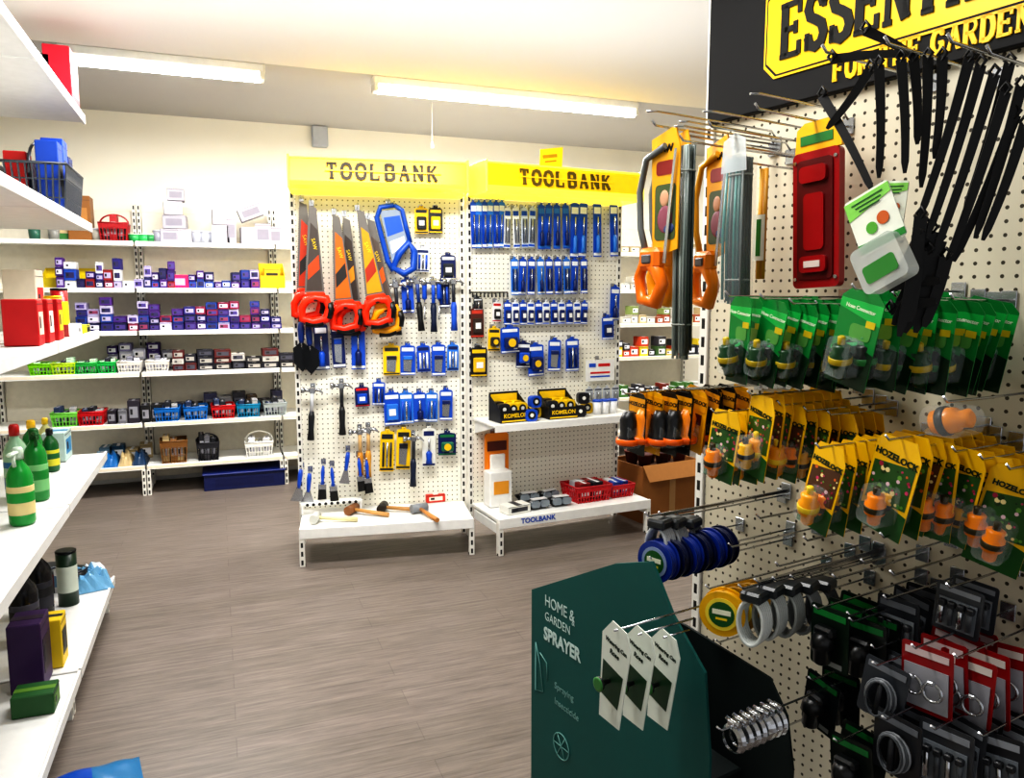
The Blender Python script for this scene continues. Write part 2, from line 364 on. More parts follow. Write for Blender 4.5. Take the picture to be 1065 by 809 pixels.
@lru_cache(None)
def hookm(L=.1,double=False,r=.0022):
    b=B(); b.box((0,-.002,0),(.028,.004,.035),STEEL,.001)
    b.tube([(0,0,0),(0,-L*.5,0),(0,-L+.012,.002),(0,-L,.012)],r,CHROME,6)
    if double:
        b.tube([(0,0,.012),(0,-.02,.03),(0,-L+.015,.032),(0,-L-.015,.028)],r*.9,CHROME,6)
    return b.mesh()
def hook(F,x,z,L,grp,double=False,r=.0022):
    return thing("peg_hook",hookm(L,double,r),F@T(x,0,z),"chrome wire peg hook projecting from the pegboard","peg hook",grp)
# ------------------------------------------------------------ tools
@lru_cache(None)
def saw(hc,sc,s2='#1a1a1c'):
    bl=B(); MB=mat('#6e6a66',.45,.2); bl.prism([(-.06,-.56),(.055,-.56),(.03,-.04),(-.01,-.02)],-.006,-.008,MB)
    for i in range(40):
        z=-.55+i*.0125; x=-.06+(i*.0125)*.095
        bl.prism([(x+.002,z),(x-.004,z+.003),(x+.002,z+.009)],-.006,-.008,MB)
    sl=B(); sl.prism([(-.046,-.5),(.042,-.5),(.03,-.16),(-.006,-.12)],-.004,-.010,mat(sc,.4)); sl.prism([(-.036,-.44),(.032,-.38),(.03,-.3),(-.03,-.36)],-.0101,-.0108,mat(s2,.4)); sl.text("SAW",.03,mat('#f0d020',.4),T(.008,-.0115,-.24)@RY(80))
    h=B(); mo=mat(hc,.35)
    h.tube([(-.05,-.014,-.555),(.0,-.014,-.54),(.06,-.014,-.55),(.075,-.014,-.6),(.055,-.014,-.665),(-.02,-.014,-.68),(-.08,-.014,-.66),(-.075,-.014,-.6)],[.027,.024,.027,.022,.026,.026,.022,.022],mo,8,True)
    h.box((0,-.014,-.53),(.115,.032,.04),mo,.01); h.box((0,-.016,-.552),(.1,.036,.02),BLACK,.006)
    h.tube([(.076,-.018,-.57),(.083,-.018,-.61),(.066,-.018,-.66)],.022,BLACK,8); h.tube([(-.06,-.018,-.685),(.0,-.018,-.692),(.04,-.018,-.685)],.02,BLACK,8)
    return [("blade",bl.mesh()),("sleeve",sl.mesh(),None,"printed card blade sleeve"),("handle",h.mesh())]
@lru_cache(None)
def hacksaw():
    fr=B(); m=mat('#1450b8',.35)
    fr.tube([(.03,-.015,-.02),(-.05,-.015,-.03),(-.075,-.015,-.09),(-.03,-.015,-.34),(.0,-.015,-.4)],.016,m,8)
    fr.tube([(.03,-.015,-.02),(.075,-.015,-.05),(.09,-.015,-.14),(.11,-.015,-.24)],.014,m,8)
    h=B().tube([(.0,-.015,-.38),(.06,-.015,-.42),(.12,-.015,-.39),(.13,-.015,-.29),(.1,-.015,-.24),(.04,-.015,-.3)],.022,m,8,True).mesh()
    bl=B().prism([(-.055,-.05),(.06,-.045),(.105,-.27),(.0,-.36)],-.006,-.012,mat('#8e9cb0',.4)); bl.prism([(-.035,-.09),(.06,-.08),(.075,-.17),(-.02,-.2)],-.0121,-.013,mat('#1c5cc8',.4)); bl.prism([(-.01,-.23),(.075,-.2),(.085,-.25),(.0,-.3)],-.0121,-.013,mat('#dfe6ee',.4))
    return [("frame",fr.mesh()),("blade_card",bl.mesh(),None,"grey and blue printed blade card"),("handle",h)]
@lru_cache(None)
def hammer(hc,gc,L=.31):
    hd=B(); hd.box((0,-.02,-.015),(.034,.028,.034),STEEL,.004); hd.cyl((-.015,-.02,-.015),(-.045,-.02,-.015),.011,STEEL); hd.cyl((-.045,-.02,-.015),(-.065,-.02,-.015),.018,STEEL)
    for s in(-1,1): hd.tube([(.012,-.02+s*.004,-.01),(.04,-.02+s*.008,-.012),(.062,-.02+s*.011,-.03)],[.012,.009,.003],STEEL,6)
    h=B().tube([(0,-.02,0),(0,-.02,-L*.5)],.011,mat(hc,.4),8).mesh()
    g=B().tube([(0,-.02,-L*.45),(0,-.02,-L*.55),(0,-.02,-L*.8),(0,-.02,-L)],[.013,.019,.016,.021],mat(gc,.5),8).mesh()
    return [("head",hd.mesh()),("shaft",h),("grip",g)]
@lru_cache(None)
def screwdriver(c,L=.24):
    return [("handle",B().tube([(0,-.02,0),(0,-.02,-.015),(0,-.02,-L*.25),(0,-.02,-L*.42),(0,-.02,-L*.46)],[.01,.016,.013,.016,.008],mat(c,.3),8).mesh()),
            ("shank",B().tube([(0,-.02,-L*.44),(0,-.02,-L*.95),(0,-.02,-L)],[.004,.004,.006],CHROME,8).mesh())]
@lru_cache(None)
def scraper(c,w=.07):
    return [("handle",B().tube([(0,-.012,0),(0,-.012,-.03),(0,-.012,-.09),(0,-.012,-.11)],[.01,.014,.011,.009],mat(c,.35),8).mesh()),
            ("blade",B().prism([(-.01,-.1),(.01,-.1),(w/2,-.19),(-w/2,-.19)],-.011,-.0135,STEEL).mesh())]
@lru_cache(None)
def trowel(c):
    return [("handle",B().tube([(0,-.03,0),(0,-.03,-.04),(0,-.03,-.1),(0,-.03,-.12)],[.014,.02,.016,.011],mat(c,.4),8).mesh()),
            ("blade",B().prism([(-.05,-.15),(-.012,-.12),(.012,-.12),(.05,-.15),(.045,-.24),(0,-.29),(-.045,-.24)],-.01,-.013,mat('#16181c',.35,.4)).mesh()),
            ("tang",B().tube([(0,-.03,-.11),(0,-.02,-.135),(0,-.012,-.15)],.005,STEEL,6).mesh())]
@lru_cache(None)
def brushm(c):
    return [("handle",B().tube([(0,-.012,0),(0,-.012,-.04),(0,-.012,-.09),(0,-.012,-.11)],[.006,.012,.008,.014],mat(c,.35),8).mesh()),
            ("ferrule",B().box((0,-.012,-.125),(.045,.016,.035),STEEL,.003).mesh()),
            ("bristles",B().prism([(-.022,-.14),(.022,-.14),(.026,-.2),(-.024,-.205)],-.006,-.018,BLACK).mesh())]
# ------------------------------------------------------------ tool display stands
def stand_fixture(F,W,mid,label,inkc,tcx):
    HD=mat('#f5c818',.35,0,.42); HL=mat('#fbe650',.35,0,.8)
    pan=B().box((W/2,.012,1.13),(W-.03,.02,1.9),PEG).mesh()
    upr=lambda: B().box((0,0,1.05),(.03,.05,2.1),SLOT,.002).mesh()
    leg=B().box((0,0,.1),(.03,.04,.2),SLOT,.002); leg.box((0,.18,.155),(.026,.36,.06),WHITE,.003)
    leg.cyl((0,0,0),(0,0,.012),.018,BLACK); legm=leg.mesh()
    base=B(); base.box((W/2,-.21,.205),(W-.005,.41,.02),WHITE,.003); base.box((W/2,-.417,.19),(W-.005,.012,.06),WHITE,.003)
    hb=B(); y0,y1=-.25,.0
    prof=[(y1,2.08),(y1,2.265),(y0+.02,2.258),(y0,2.245),(y0-.015,2.125),(y0,2.105),(y0+.05,2.09)]
    n=len(prof); vs=[(0,p[0],p[1]) for p in prof]+[(W,p[0],p[1]) for p in prof]
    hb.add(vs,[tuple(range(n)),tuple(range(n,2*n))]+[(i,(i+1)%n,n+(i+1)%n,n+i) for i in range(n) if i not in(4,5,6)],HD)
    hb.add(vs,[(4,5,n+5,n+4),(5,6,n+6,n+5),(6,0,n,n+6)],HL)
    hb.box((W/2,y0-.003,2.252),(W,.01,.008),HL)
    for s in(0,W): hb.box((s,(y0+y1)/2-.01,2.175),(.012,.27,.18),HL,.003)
    ink=mat(inkc,.5); t=B(); X=T(tcx-.31,y0-.006,2.14)@RX(-6)
    t.slab("TOOLBANK",.054,.082,.079,.0165,-.018,-.008,ink,X,False)
    for k,ch in enumerate("TOOLBANK"):
        for st in GLY[ch]:
            if st[0]=='s': t.ribbon([((p[0]-.5)*.85*.054+.027+k*.079,p[1]*.082) for p in st[1]],.007,-.018,-.008,ink,X)
    t.box((.31,-.0185,.041),(.64,.003,.006),HD,0,X)
    parts=[("pegboard_panel",pan,None,"cream perforated steel pegboard"),("upright",upr(),T(-.002,.02,0)),("upright",upr(),T(W+.002,.02,0)),
           ("leg",legm,T(.015,-.4,0)),("leg",legm,T(W-.015,-.4,0)),("base_shelf",base.mesh()),("header_sign",hb.mesh(),None,"yellow header sign with dark lettering",[("lettering",t.mesh())])]
    if mid:
        m=B(); m.box((W/2,-.17,mid),(W-.03,.33,.016),WHITE,.003); m.box((W/2,-.337,mid-.01),(W-.03,.01,.045),WHITE,.002)
        for s in(.03,W-.03): m.prism([(0,-.01),(.3,-.01),(0,-.09)],-.003,.003,WHITE,T(s,0,mid)@RZ(-90))
        parts.append(("shelf",m.mesh()))
        parts.append(("shelf_lettering",B().text("TOOLBANK",.042,mat('#1d4fb5',.4),T(W*.24,-.4245,.192),.001).mesh()))
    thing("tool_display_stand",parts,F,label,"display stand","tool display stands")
F1=frame(cw(-1.27,4.54),-8.6); F2=frame(cw(-.255,4.69),4.4); W1,W2=.985,1.06
stand_fixture(F1,W1,None,"cream pegboard tool stand with yellow lit header",'#3a2e0a',W1*.5+.02)
stand_fixture(F2,W2,.745,"cream pegboard tool stand with shelf and yellow header",'#6a5818',W2*.49)  # lettering colour paled to carry the glow of the lit header
def hang(F,px,py,y,name,parts,label,cat,grp,rot=0,hk=True,tilt=0):
    x,z=hit(F,px,py,y)
    thing(name,parts,F@T(x,y,z)@RY(rot)@RZ(tilt),label,cat,grp)
    if hk: thing("peg_hook",hookm(round(-y+.035,3)),F@T(x,0,z+.004),"chrome wire peg hook on the pegboard","peg hook","tool stand peg hooks")
BL='#1450c0'; LB='#2f7ad8'; YL_='#f2c811'; WH='#eef2f6'; NV='#10225e'; OR='#f03008'
for k,(px,py,sc,s2,r) in enumerate(((313,206,'#c83a12','#2a2624',-2),(323,209,'#4a403a','#d8470f',-1),(347,219,'#c8680c','#2a2624',-5),(358,222,'#3a2e28','#d89010',-3),(372,214,'#c8940c','#a83014',-10),(383,224,'#5a4c44','#e06010',-9))):
    hang(F1,px,py,(-.045,-.09,-.135)[(k*2)%3],"hand_saw",saw(OR if k!=5 else '#f2a811',sc,s2),"hand saw with orange and black moulded handle","hand saw","hand saws on pegboard",r)
hang(F1,404,210,-.06,"hacksaw",hacksaw(),"blue framed hacksaw hanging on the pegboard","hacksaw",None,-3)
def packs(F,rows,grp,y=-.04):
    for (px,py,w,h,c1,c2,k,c3) in rows:
        hang(F,px,py,y,"tool_pack",rack_pack(w,h,c1,c2,k,c3),{BL:"blue carded tool pack on a peg hook",YL_:"yellow carded tool pack on a peg hook"}.get(c1,"small carded tool pack on a peg hook"),"tool pack",grp,R.uniform(-2.5,2.5))
packs(F1,[(438,216,.08,.15,YL_,'#20242c','block','#20242c'),(453,216,.08,.15,'#20242c',YL_,'block',YL_),
 (440,258,.08,.14,WH,NV,'bits',BL),(466,265,.09,.15,NV,WH,'block','#2a3038'),
 (407,359,.1,.18,YL_,'#3a3a2a','blade','#20242c'),(424,359,.09,.18,BL,WH,'blade',LB),(440,359,.08,.16,BL,NV,'bits',WH),(456,358,.085,.19,BL,WH,'blade',NV),(471,358,.07,.16,LB,NV,'bits',WH),
 (394,397,.075,.14,BL,WH,'bits',NV),(407,408,.1,.2,BL,WH,'block',LB),(422,408,.085,.19,LB,WH,'bits',BL),(436,408,.08,.18,BL,WH,'driver',NV),(449,408,.075,.18,LB,WH,'bits',BL),(464,405,.08,.19,BL,WH,'blade',NV),
 (376,402,.085,.12,NV,'#d32020','block',BL),(403,448,.085,.25,YL_,'#20242c','bits','#20242c'),(420,446,.085,.25,YL_,'#2a2a20','blade','#20242c'),(446,445,.08,.24,'#e8e8e0',NV,'driver',BL),
 (465,450,.11,.14,NV,'#1c7a4a','tape','#1c6a52'),(333,337,.08,.27,NV,WH,'driver',BL),(350,335,.075,.27,NV,WH,'blade',BL),(372,335,.08,.28,BL,WH,'driver',NV),(423,290,.07,.2,BL,WH,'driver',NV),(461,290,.07,.17,NV,WH,'bits',BL)],"tool packs on first stand")
for px,py,c,g in((411,294,'#30343c','#1a1c22'),(433,290,'#1c3f86','#121418'),(450,291,'#1b55c4','#12203f'),(471,290,'#30343c','#1b55c4'),(325,403,'#cfd2d6','#16191f'),(355,398,'#26292f','#1a1c20'),(383,444,'#d9b27a','#d99c3a'),(374,446,'#d9b27a','#c98a2a'),(430,453,'#2c2f36','#17243f')):
    hang(F1,px,py,-.05,"claw_hammer",hammer(c,g),"claw hammer with steel head and rubber grip","hammer","claw hammers on pegboard",R.uniform(-5,5))
for px,py in((441,294),(456,294)): hang(F1,px,py,-.04,"screwdriver",screwdriver(BL,.22),"blue handled screwdriver on a peg hook","screwdriver","screwdrivers on pegboard")
for px,py in((313,335),(321,338)): hang(F1,px,py,-.05,"trowel",trowel('#10307a'),"dark steel trowel with blue grip","trowel","trowels on pegboard",R.uniform(-4,4))
for px,py,w_ in((313,488,.08),(362,470,.06),(322,492,.09)): hang(F1,px,py,-.1,"paint_scraper",scraper(BL,w_),"steel paint scraper with blue handle","paint scraper","paint scrapers on pegboard",R.uniform(-8,8))
for px,py in((336,484),(345,486),(373,476),(381,478)): hang(F1,px,py,-.1,"paint_brush",brushm(BL),"blue handled paint brush with black bristles","paint brush","paint brushes on pegboard",R.uniform(-8,8))
def put(F,px,py,z,name,parts,label,cat,grp=None,rz=0,dx=0,dy=0):
    "stand on horizontal surface height z"
    X,Y=hitz(px,py,z); a=math.atan2(F[1][0],F[0][0])
    return thing(name,parts,T(X+dx,Y+dy,z)@Matrix.Rotation(a,4,'Z')@RZ(rz),label,cat,grp)
b=B(); b.box((0,0,.06),(.36,.07,.02),WHITE,.003)
for s in(-1,1): b.box((s*.17,0,.03),(.012,.07,.06),WHITE,.002)
for i in range(9): b.cyl((-.14+i*.035,-.037,.06),(-.14+i*.035,-.034,.06),.009,BLACK)
put(F1,345,532,.217,"tool_rack",b.mesh(),"white slotted rack block on the base shelf","tool rack",rz=4)
@lru_cache(None)
def mallet(hc,gc):
    return [("head",B().cyl((-.05,0,.028),(.05,0,.028),.026,mat(hc,.5)).mesh()),("handle",B().tube([(0,0,.028),(.0,-.12,.02),(0,-.24,.014)],[.01,.012,.014],mat(gc,.5),8).mesh())]
for px,py,hc,gc,rz in((366,534,'#8a5a32','#c9985a',60),(398,532,'#33302c','#b98a50',75),(436,533,'#8b8f94','#c78a4a',20),(328,543,'#c8c8c0','#d8cfa0',80)):
    put(F1,px,py,.217,"mallet",mallet(hc,gc),"wooden handled mallet lying on the base shelf","mallet","mallets on base shelf",rz)
put(F1,452,521,.217,"small_box",carton(.12,.07,.05,'#d8321e','#f2e8d8'),"small red printed box on the base shelf","box",rz=8)
put(F1,425,519,.217,"small_box",carton(.08,.07,.04,'#c4522a','#f2e8d8'),"small orange printed box on the base shelf","box",rz=-20)
# second stand
rows=[]
for i,px in enumerate(range(492,524,6)): rows.append((px,210,.04,.27,LB if i%2 else BL,WH,'bits',BL))
for i,px in enumerate((528,536,545,554)): rows.append((px,216,.045,.24,WH if i<2 else '#c8d4e4',BL,'bits','#26314a'))
for i,px in enumerate((563,571,579,588)): rows.append((px,213,.048,.27,BL,LB,'driver',NV))
for px in(598,607,621,638): rows.append((px,211,.06,.34,BL,WH,'driver',LB))
for i,px in enumerate(range(535,612,9)): rows.append((px,269,.05,.22,BL if i%3 else LB,WH,'driver' if i%2 else 'bits',NV))
for i,px in enumerate(range(528,609,8)): rows.append((px,314,.05,.14,WH if i%2 else BL,BL if i%2 else WH,'block',NV))
rows+=[(577,353,.09,.2,BL,WH,'blade',NV),(595,352,.095,.21,BL,WH,'bits',NV),(640,298,.07,.22,BL,WH,'driver',NV),(632,329,.09,.15,BL,WH,'block',NV),
 (496,320,.085,.18,'#5b2b22','#c5402c','block','#3a2a26'),(514,341,.08,.14,YL_,'#22252b','tape','#26262a'),(498,361,.11,.18,'#1c1c20',YL_,'block','#e0b818'),(530,340,.13,.16,BL,WH,'tape',NV),(545,356,.1,.16,NV,WH,'tape',BL),
 (557,358,.11,.2,BL,WH,'tape',NV),(497,310,.06,.07,'#2a2d33',WH,'bits','#444444'),(517,314,.06,.12,'#e8e8e8','#c02222',"block",'#222222')]
packs(F2,rows,"tool packs on second stand")
akm=B().tube([(0,0,0),(0,-.05,0),(0,-.055,-.03)],.005,BLACK,6).mesh()
for i,px in enumerate(range(490,530,4)): 
    x,z=hit(F2,px,304,-.03); thing("allen_key",akm,F2@T(x,-.002,z),"small black hex key on the pegboard","hex key","hex keys on pegboard")
b=B(); b.box((0,-.003,-.07),(.22,.003,.14),WHITE,.001); b.box((-.06,-.005,-.035),(.05,.002,.025),mat('#1b55c4',.4)); b.box((.03,-.005,-.035),(.09,.002,.02),mat('#d02020',.4)); b.box((0,-.005,-.085),(.15,.002,.012),mat('#d02020',.4)); b.box((0,-.005,-.11),(.15,.002,.01),mat('#1b55c4',.4))
hang(F2,624,374,-.04,"price_card",b.mesh(),"white card with red and blue print on pegboard","price card",None)
@lru_cache(None)
def tape_box(w=.2,d=.15,h=.12):
    b=B(); m=mat('#17171a',.4)
    b.box((0,0,.004),(w,d,.008),m); b.box((0,-d/2,h*.3),(w,.005,h*.6),m); b.box((0,d/2,h*.7),(w,.005,h*1.4),m); b.box((0,d/2-.004,h*1.1),(w*.9,.003,h*.4),mat(YL_,.4))
    for s in(-1,1): b.prism([(-d/2,0),(d/2,0),(d/2,h*1.3),(-d/2,h*.6)],-.0025,.0025,m,T(s*w/2,0,0)@RZ(90))
    b.text("KOMELON",.034,mat(YL_,.4),T(0,-d/2-.004,h*.34),.0008); b.box((0,-d/2-.0032,h*.08),(w*.95,.001,.008),mat(YL_,.4)); return b.mesh()
@lru_cache(None)
def tapem(c):
    b=B(); b.prism(rrect(.075,.07,.02,0,.036),-.02,.02,mat(c,.35)); b.cyl((0,-.0205,.038),(0,-.023,.038),.024,mat('#101012',.4)); b.cyl((0,-.0235,.038),(0,-.024,.038),.012,mat('#e8e8e0',.4)); b.box((.04,0,.008),(.012,.02,.004),CHROME); return b.mesh()
ZM=.754
def shelfx(px,y=-.2): return hit(F2,px,430,y)[0]
for px,rz in((530,4),(580,0)):
    M_=F2@T(shelfx(px),-.2,ZM)@RZ(rz); thing("tape_display_box",tape_box(),M_,"black and yellow counter box of tape measures","display box","tape display boxes")
    for k in range(6):
        thing("tape_measure",tapem(YL_ if k%3 else '#2a2a2e'),M_@T(-.06+.06*(k%3),-.03+.065*(k//3),.01+(.035 if k>2 else .03))@RZ(-8+5*k),"yellow tape measure standing in a display box","tape measure","tape measures in boxes")
for px,y,c,dz in((552,-.27,BL,0),(556,-.16,YL_,0),(603,-.25,'#1a1a1e',0),(610,-.14,YL_,0),(556,-.215,BL,.072),(606,-.2,'#1a1a1e',.072)): thing("tape_measure",tapem(c),F2@T(shelfx(px,y),y,ZM+dz)@RZ(R.uniform(-20,20)),"tape measure standing on the stand shelf","tape measure","loose tape measures on shelf")
bt=tub(.03,.09,'#e8e8e8','#1450c0')
for px in(621,629,637): thing("storage_tub",bt,F2@T(shelfx(px,-.2),-.2,ZM),"small clear tub of fixings with blue lid","tub","fixings tubs on stand shelf")
for px in(615,624,633,642): x_=shelfx(px,-.07); thing("fixings_bag",rack_pack(.06,.09,'#c8ccd0','#5a5e66','bits','#8a8e96'),F2@T(x_,-.04,.9),"small clear carded bag of fixings","fixings bag","fixings bags on stand")
b=B(); b.prism(rrect(.16,.3,.02,0,-.15),0,-.01,mat('#f08a1a',.35)); b.box((0,-.012,-.08),(.13,.004,.06),mat('#5a2010',.4)); b.box((0,-.02,-.2),(.1,.02,.14),mat('#f6f4ee',.4),.006)
hang(F2,516,450,-.06,"refill_pack",b.mesh(),"orange hanging pack with white cartridge","refill pack",None)
ZB=.217
b=B().box((0,0,.11),(.15,.1,.22),WHITE,.006).box((0,-.051,.12),(.1,.002,.08),mat('#e8a030',.5)); thing("white_carton",b.mesh(),F2@T(.13,-.12,ZB),"white carton with orange label standing upright","carton")
thing("small_box",carton(.16,.1,.05,'#e4e4dc','#3a3a40'),F2@T(.16,-.3,ZB)@RZ(8),"low white box on the base shelf","box")
@lru_cache(None)
def gogg():
    b=B(); m=mat('#15181c',.35); g=mat('#9aa4ac',.1,0,0,.7)
    b.box((0,.03,.03),(.13,.05,.06),m,.015)
    for s in(-1,1): b.prism(rrect(.058,.042,.014,s*.033,.034),.004,-.008,g)
    b.tube([(-.065,.03,.03),(-.06,.09,.03),(0,.11,.03),(.06,.09,.03),(.065,.03,.03)],.008,m,6); b.box((0,.02,.062),(.1,.04,.004),mat('#d8d8d8',.4)); return b.mesh()
for k,(x_,y_) in enumerate(((.32,-.3),(.33,-.14),(.47,-.3),(.48,-.14))): thing("safety_goggles",gogg(),F2@T(x_,y_-.02,ZB)@RZ(R.uniform(-14,14)),"clear and black safety goggles on base shelf","goggles","safety goggles on base shelf")
def filled_basket(x_,y_,w,d,h,c,cc,rz=0):
    M_=F2@T(x_,y_,ZB)@RZ(rz); thing("basket",basket(w,d,h,c),M_,"red plastic slatted basket of small stock","basket","baskets on base shelf")
    for k in range(4):
        thing("small_box",carton(round(w*.3,3),round(d*.35,3),round(h*1.05,3),cc[k%len(cc)],'#e8e8e8'),M_@T((-.2+.4*(k%2))*w*.9,(-.2+.4*(k//2))*d*.8,.012)@RZ(R.uniform(-8,8)),"small boxed item lying in a basket","box","boxed items in baskets")
filled_basket(.7,-.22,.26,.2,.1,'#c8202a',('#8a2020','#20242c','#b0b4b8'),2)
filled_basket(.93,-.2,.17,.2,.08,'#c8202a',('#2a50a8','#1c3c90','#d8d8d8'),2)
x,z=hit(F2,573,168,-.1)
b=B(); b.prism([(-.08,-.02),(.075,.0),(.08,.12),(-.075,.095)],0,-.004,mat('#f6dc20',.4,0,.2)); b.box((0,-.0045,.06),(.1,.001,.02),mat('#c9a010',.4),0,RY(-9)); b.box((0,-.0045,.03),(.08,.001,.01),mat('#c9a010',.4),0,RY(-9))
thing("promotion_card",b.mesh(),F2@T(x,-.1,2.282),"small yellow card standing on the header sign","promotion card")
# ------------------------------------------------------------ back wall shelving
K=frame((-2.55,6.74),0)
rowsy=[252,300,343,385,436,479]
ZK=[round(hit(K,225,y_,-.45)[1],3) for y_ in rowsy]
bp=B().box((.5,-.005,1.1),(.93,.01,2.1),mat('#e6e0d0',.6)).mesh()
um=B().box((0,0,1.1),(.026,.05,2.2),SLOT,.002).mesh(); lg=B().box((0,0,.1),(.026,.04,.2),SLOT,.002).box((0,.19,.05),(.022,.36,.05),WHITE,.002).mesh()
sh=B().box((.5,-.23,-.012),(.985,.43,.022),WHITE,.003).box((.5,-.445,-.015),(.985,.012,.035),WHITE,.002).box((.5,-.4515,-.013),(.98,.001,.02),mat('#e8ddc8',.4)).mesh()
ts=B().box((.5,-.18,-.012),(.985,.33,.022),WHITE,.003).box((.5,-.345,-.015),(.985,.012,.035),WHITE,.002).mesh()
for i in range(7):
    parts=[("back_panel",bp),("upright",um,T(.017,-.03,0)),("upright",um,T(.983,-.03,0)),("leg",lg,T(.017,-.43,0)),("leg",lg,T(.983,-.43,0))]+[("shelf",ts if k==0 else sh,T(0,0,z_)) for k,z_ in enumerate(ZK)]
    thing("shelving_unit",parts,K@T(i,0,0),"white steel shelving bay full of small stock","shelving unit","white wall shelving bays")
def kx(px,y=-.38,py=300): return hit(K,px,py,y)[0]
def krow(row,p0,p1,wr,hr,cols,stack=(1,1),grp="",gap=.008,y=-.36,lid=('#f0f0f4',)):
    x=kx(p0); x1=kx(p1)
    while x<x1:
        w_=R.choice(wr); yj=R.uniform(-.015,.02)
        for s in range(R.randint(*stack)):
            if s==0: zz=ZK[row]
            h_=R.choice(hr)
            c=R.choice(cols); c2=R.choice(lid)
            thing("stock_box",carton(w_,.13,h_,c,c2),K@T(x+w_/2,y+yj+R.uniform(-.006,.006),zz+.001)@RZ(R.uniform(-4,4)),"small printed stock box stacked on a shelf","box",grp)
            zz+=h_+.002
        x+=w_+gap
PU=['#341466','#221a70','#b8b0cc','#4a1f78','#a8a0c4','#14144a','#8a1c44','#1c1c5a','#1a3a8a']
PL=('#d8d4e4','#4a3a80','#8a3a5c','#a8a0c0','#2a2456')
krow(1,60,176,(.05,.06,.075),(.05,.065,.08),PU+['#1a48a8','#8a1818','#d0d0d0'],(1,3),"boxes on second shelf",gap=.004,lid=PL)
krow(1,197,268,(.05,.065),(.05,.06,.07),PU+['#8a1848','#1a48a8'],(1,2),"boxes on second shelf",gap=.004,lid=PL)
krow(2,78,290,(.07,.08,.09),(.045,.052,.06),PU,(2,4),"boxes on third shelf",gap=.003,lid=PL)
krow(3,176,292,(.08,.1,.12),(.04,.05,.06),['#16161e','#2a2a34','#1c1c2a','#c4c0ba','#5a1a1a'],(2,3),"dark boxes on fourth shelf",gap=.004,lid=('#4a4a56','#a8a49e'))
def kthing(row,px,name,parts,label,cat,grp=None,y=-.34,rz=0,dz=0,ry=0): thing(name,parts,K@T(kx(px,y),y,ZK[row]+dz+.001)@RZ(rz)@RY(ry),label,cat,grp)
def kbasket(row,px,w,h,c,cc,adj,y=-.34,d=.2,hd=False):
    kthing(row,px,"basket",[("body",basket(w,d,h,c)),("handle",basket_handle(w,h,c))] if hd else basket(w,d,h,c),adj+" plastic basket on the wall shelving","basket","plastic baskets on wall shelving",y,R.uniform(-4,4))
    for k in range(3):
        h_=round(h*R.uniform(.85,1.4),3)
        thing("small_box",carton(round(w*.24,3),round(d*.6,3),h_,cc[k%len(cc)],'#9898a0'),K@T(kx(px,y)+(k-1)*w*.27,y,ZK[row]+.01)@RZ(R.uniform(-6,6)),"small boxed item inside a plastic basket","box","boxed items in baskets")
kbasket(0,123,.19,.13,'#a01820',('#20242c','#b02228'),"red",y=-.25,hd=True)
for px,c in((143,'#2f9a55'),(153,'#38b060'),(160,'#2a8a4a')): kthing(0,px,"storage_tub",tub(.045,.06,c,'#c8e0c8'),"small green plastic tub on top shelf","tub","tubs on top shelf",-.25)
for px,c in((60,'#8a8a86'),(40,'#3a6a5a'),(104,'#a8a49a'),(207,'#a8aab4'),(216,'#b0b2bc'),(225,'#a0a2ac'),(168,'#9898a4')): kthing(0,px,"storage_tub",tub(.04,.09,c,'#bcbcc4'),"small pale plastic tub on top shelf","tub","tubs on top shelf",-.27)
for k,(px,dz,w_,h_,rz) in enumerate(((180,0,.13,.1,0),(194,0,.1,.1,6),(186,.103,.16,.1,-6),(184,.206,.13,.1,5),(188,.31,.12,.09,0),(232,0,.13,.14,0),(243,0,.07,.2,0),(260,0,.11,.13,4),(276,0,.12,.16,-5),(231,.143,.1,.12,4),(288,0,.09,.14,0))):
    kthing(0,px,"white_carton",carton(w_,.14,h_,('#aaa6b0','#b8b4bc')[k%2],('#8c8894','#a09ca8')[k%2],0),"white carton stacked on the top shelf","carton","white cartons on top shelf",-.25,rz,dz)
kthing(0,266,"white_carton",carton(.18,.14,.1,'#b0acb6','#8c8894',0),"white carton tilted on other cartons","carton","white cartons on top shelf",-.25,0,.2,-22)
kthing(0,89,"cardboard_box",carton(.15,.18,.32,'#8a5a26','#b07a3a',0),"brown cardboard box on the top shelf","cardboard box",None,-.22)
kthing(0,73,"cardboard_box",carton(.1,.14,.22,'#3a7a3a','#c8b48a',0),"green and tan box on the top shelf","cardboard box",None,-.2)
kthing(1,183,"magenta_box",carton(.19,.14,.1,'#d81a64','#f4a0c4'),"bright magenta box on the second shelf","box")
@lru_cache(None)
def tray(w,d,h,c):
    b=B(); m=mat(c,.35); b.box((0,0,.004),(w,d,.006),m); b.box((0,d/2,h/2),(w,.006,h),m); b.box((0,-d/2,h*.25),(w,.006,h*.5),m)
    for s in(-1,1): b.prism([(-d/2,0),(d/2,0),(d/2,h),(-d/2,h*.5)],-.003,.003,m,T(s*w/2,0,0)@RZ(90))
    return b.mesh()
kthing(1,74,"parts_tray",tray(.34,.18,.15,'#e0c81a'),"yellow open-fronted parts tray on shelf","parts tray","yellow parts trays",-.18)
kthing(1,283,"parts_tray",tray(.18,.18,.2,'#e0bc1a'),"yellow open-fronted parts tray on shelf","parts tray","yellow parts trays",-.31)
kthing(1,283,"stock_box",carton(.12,.1,.15,'#d8a818','#2a2a20'),"yellow box standing in a parts tray","box",None,-.31,0,.012)
for px,c,w_ in((40,'#7ac810',.16),(62,'#b0d020',.15),(86,'#28a848',.15),(108,'#1cb050',.12)): kbasket(3,px,w_,.08,c,('#c8e8c8','#3a3a44'),"green")
for px in(131,160): kbasket(3,px,.16,.08,'#e0dcd4',('#d8d8e0','#8a8a98'),"white")
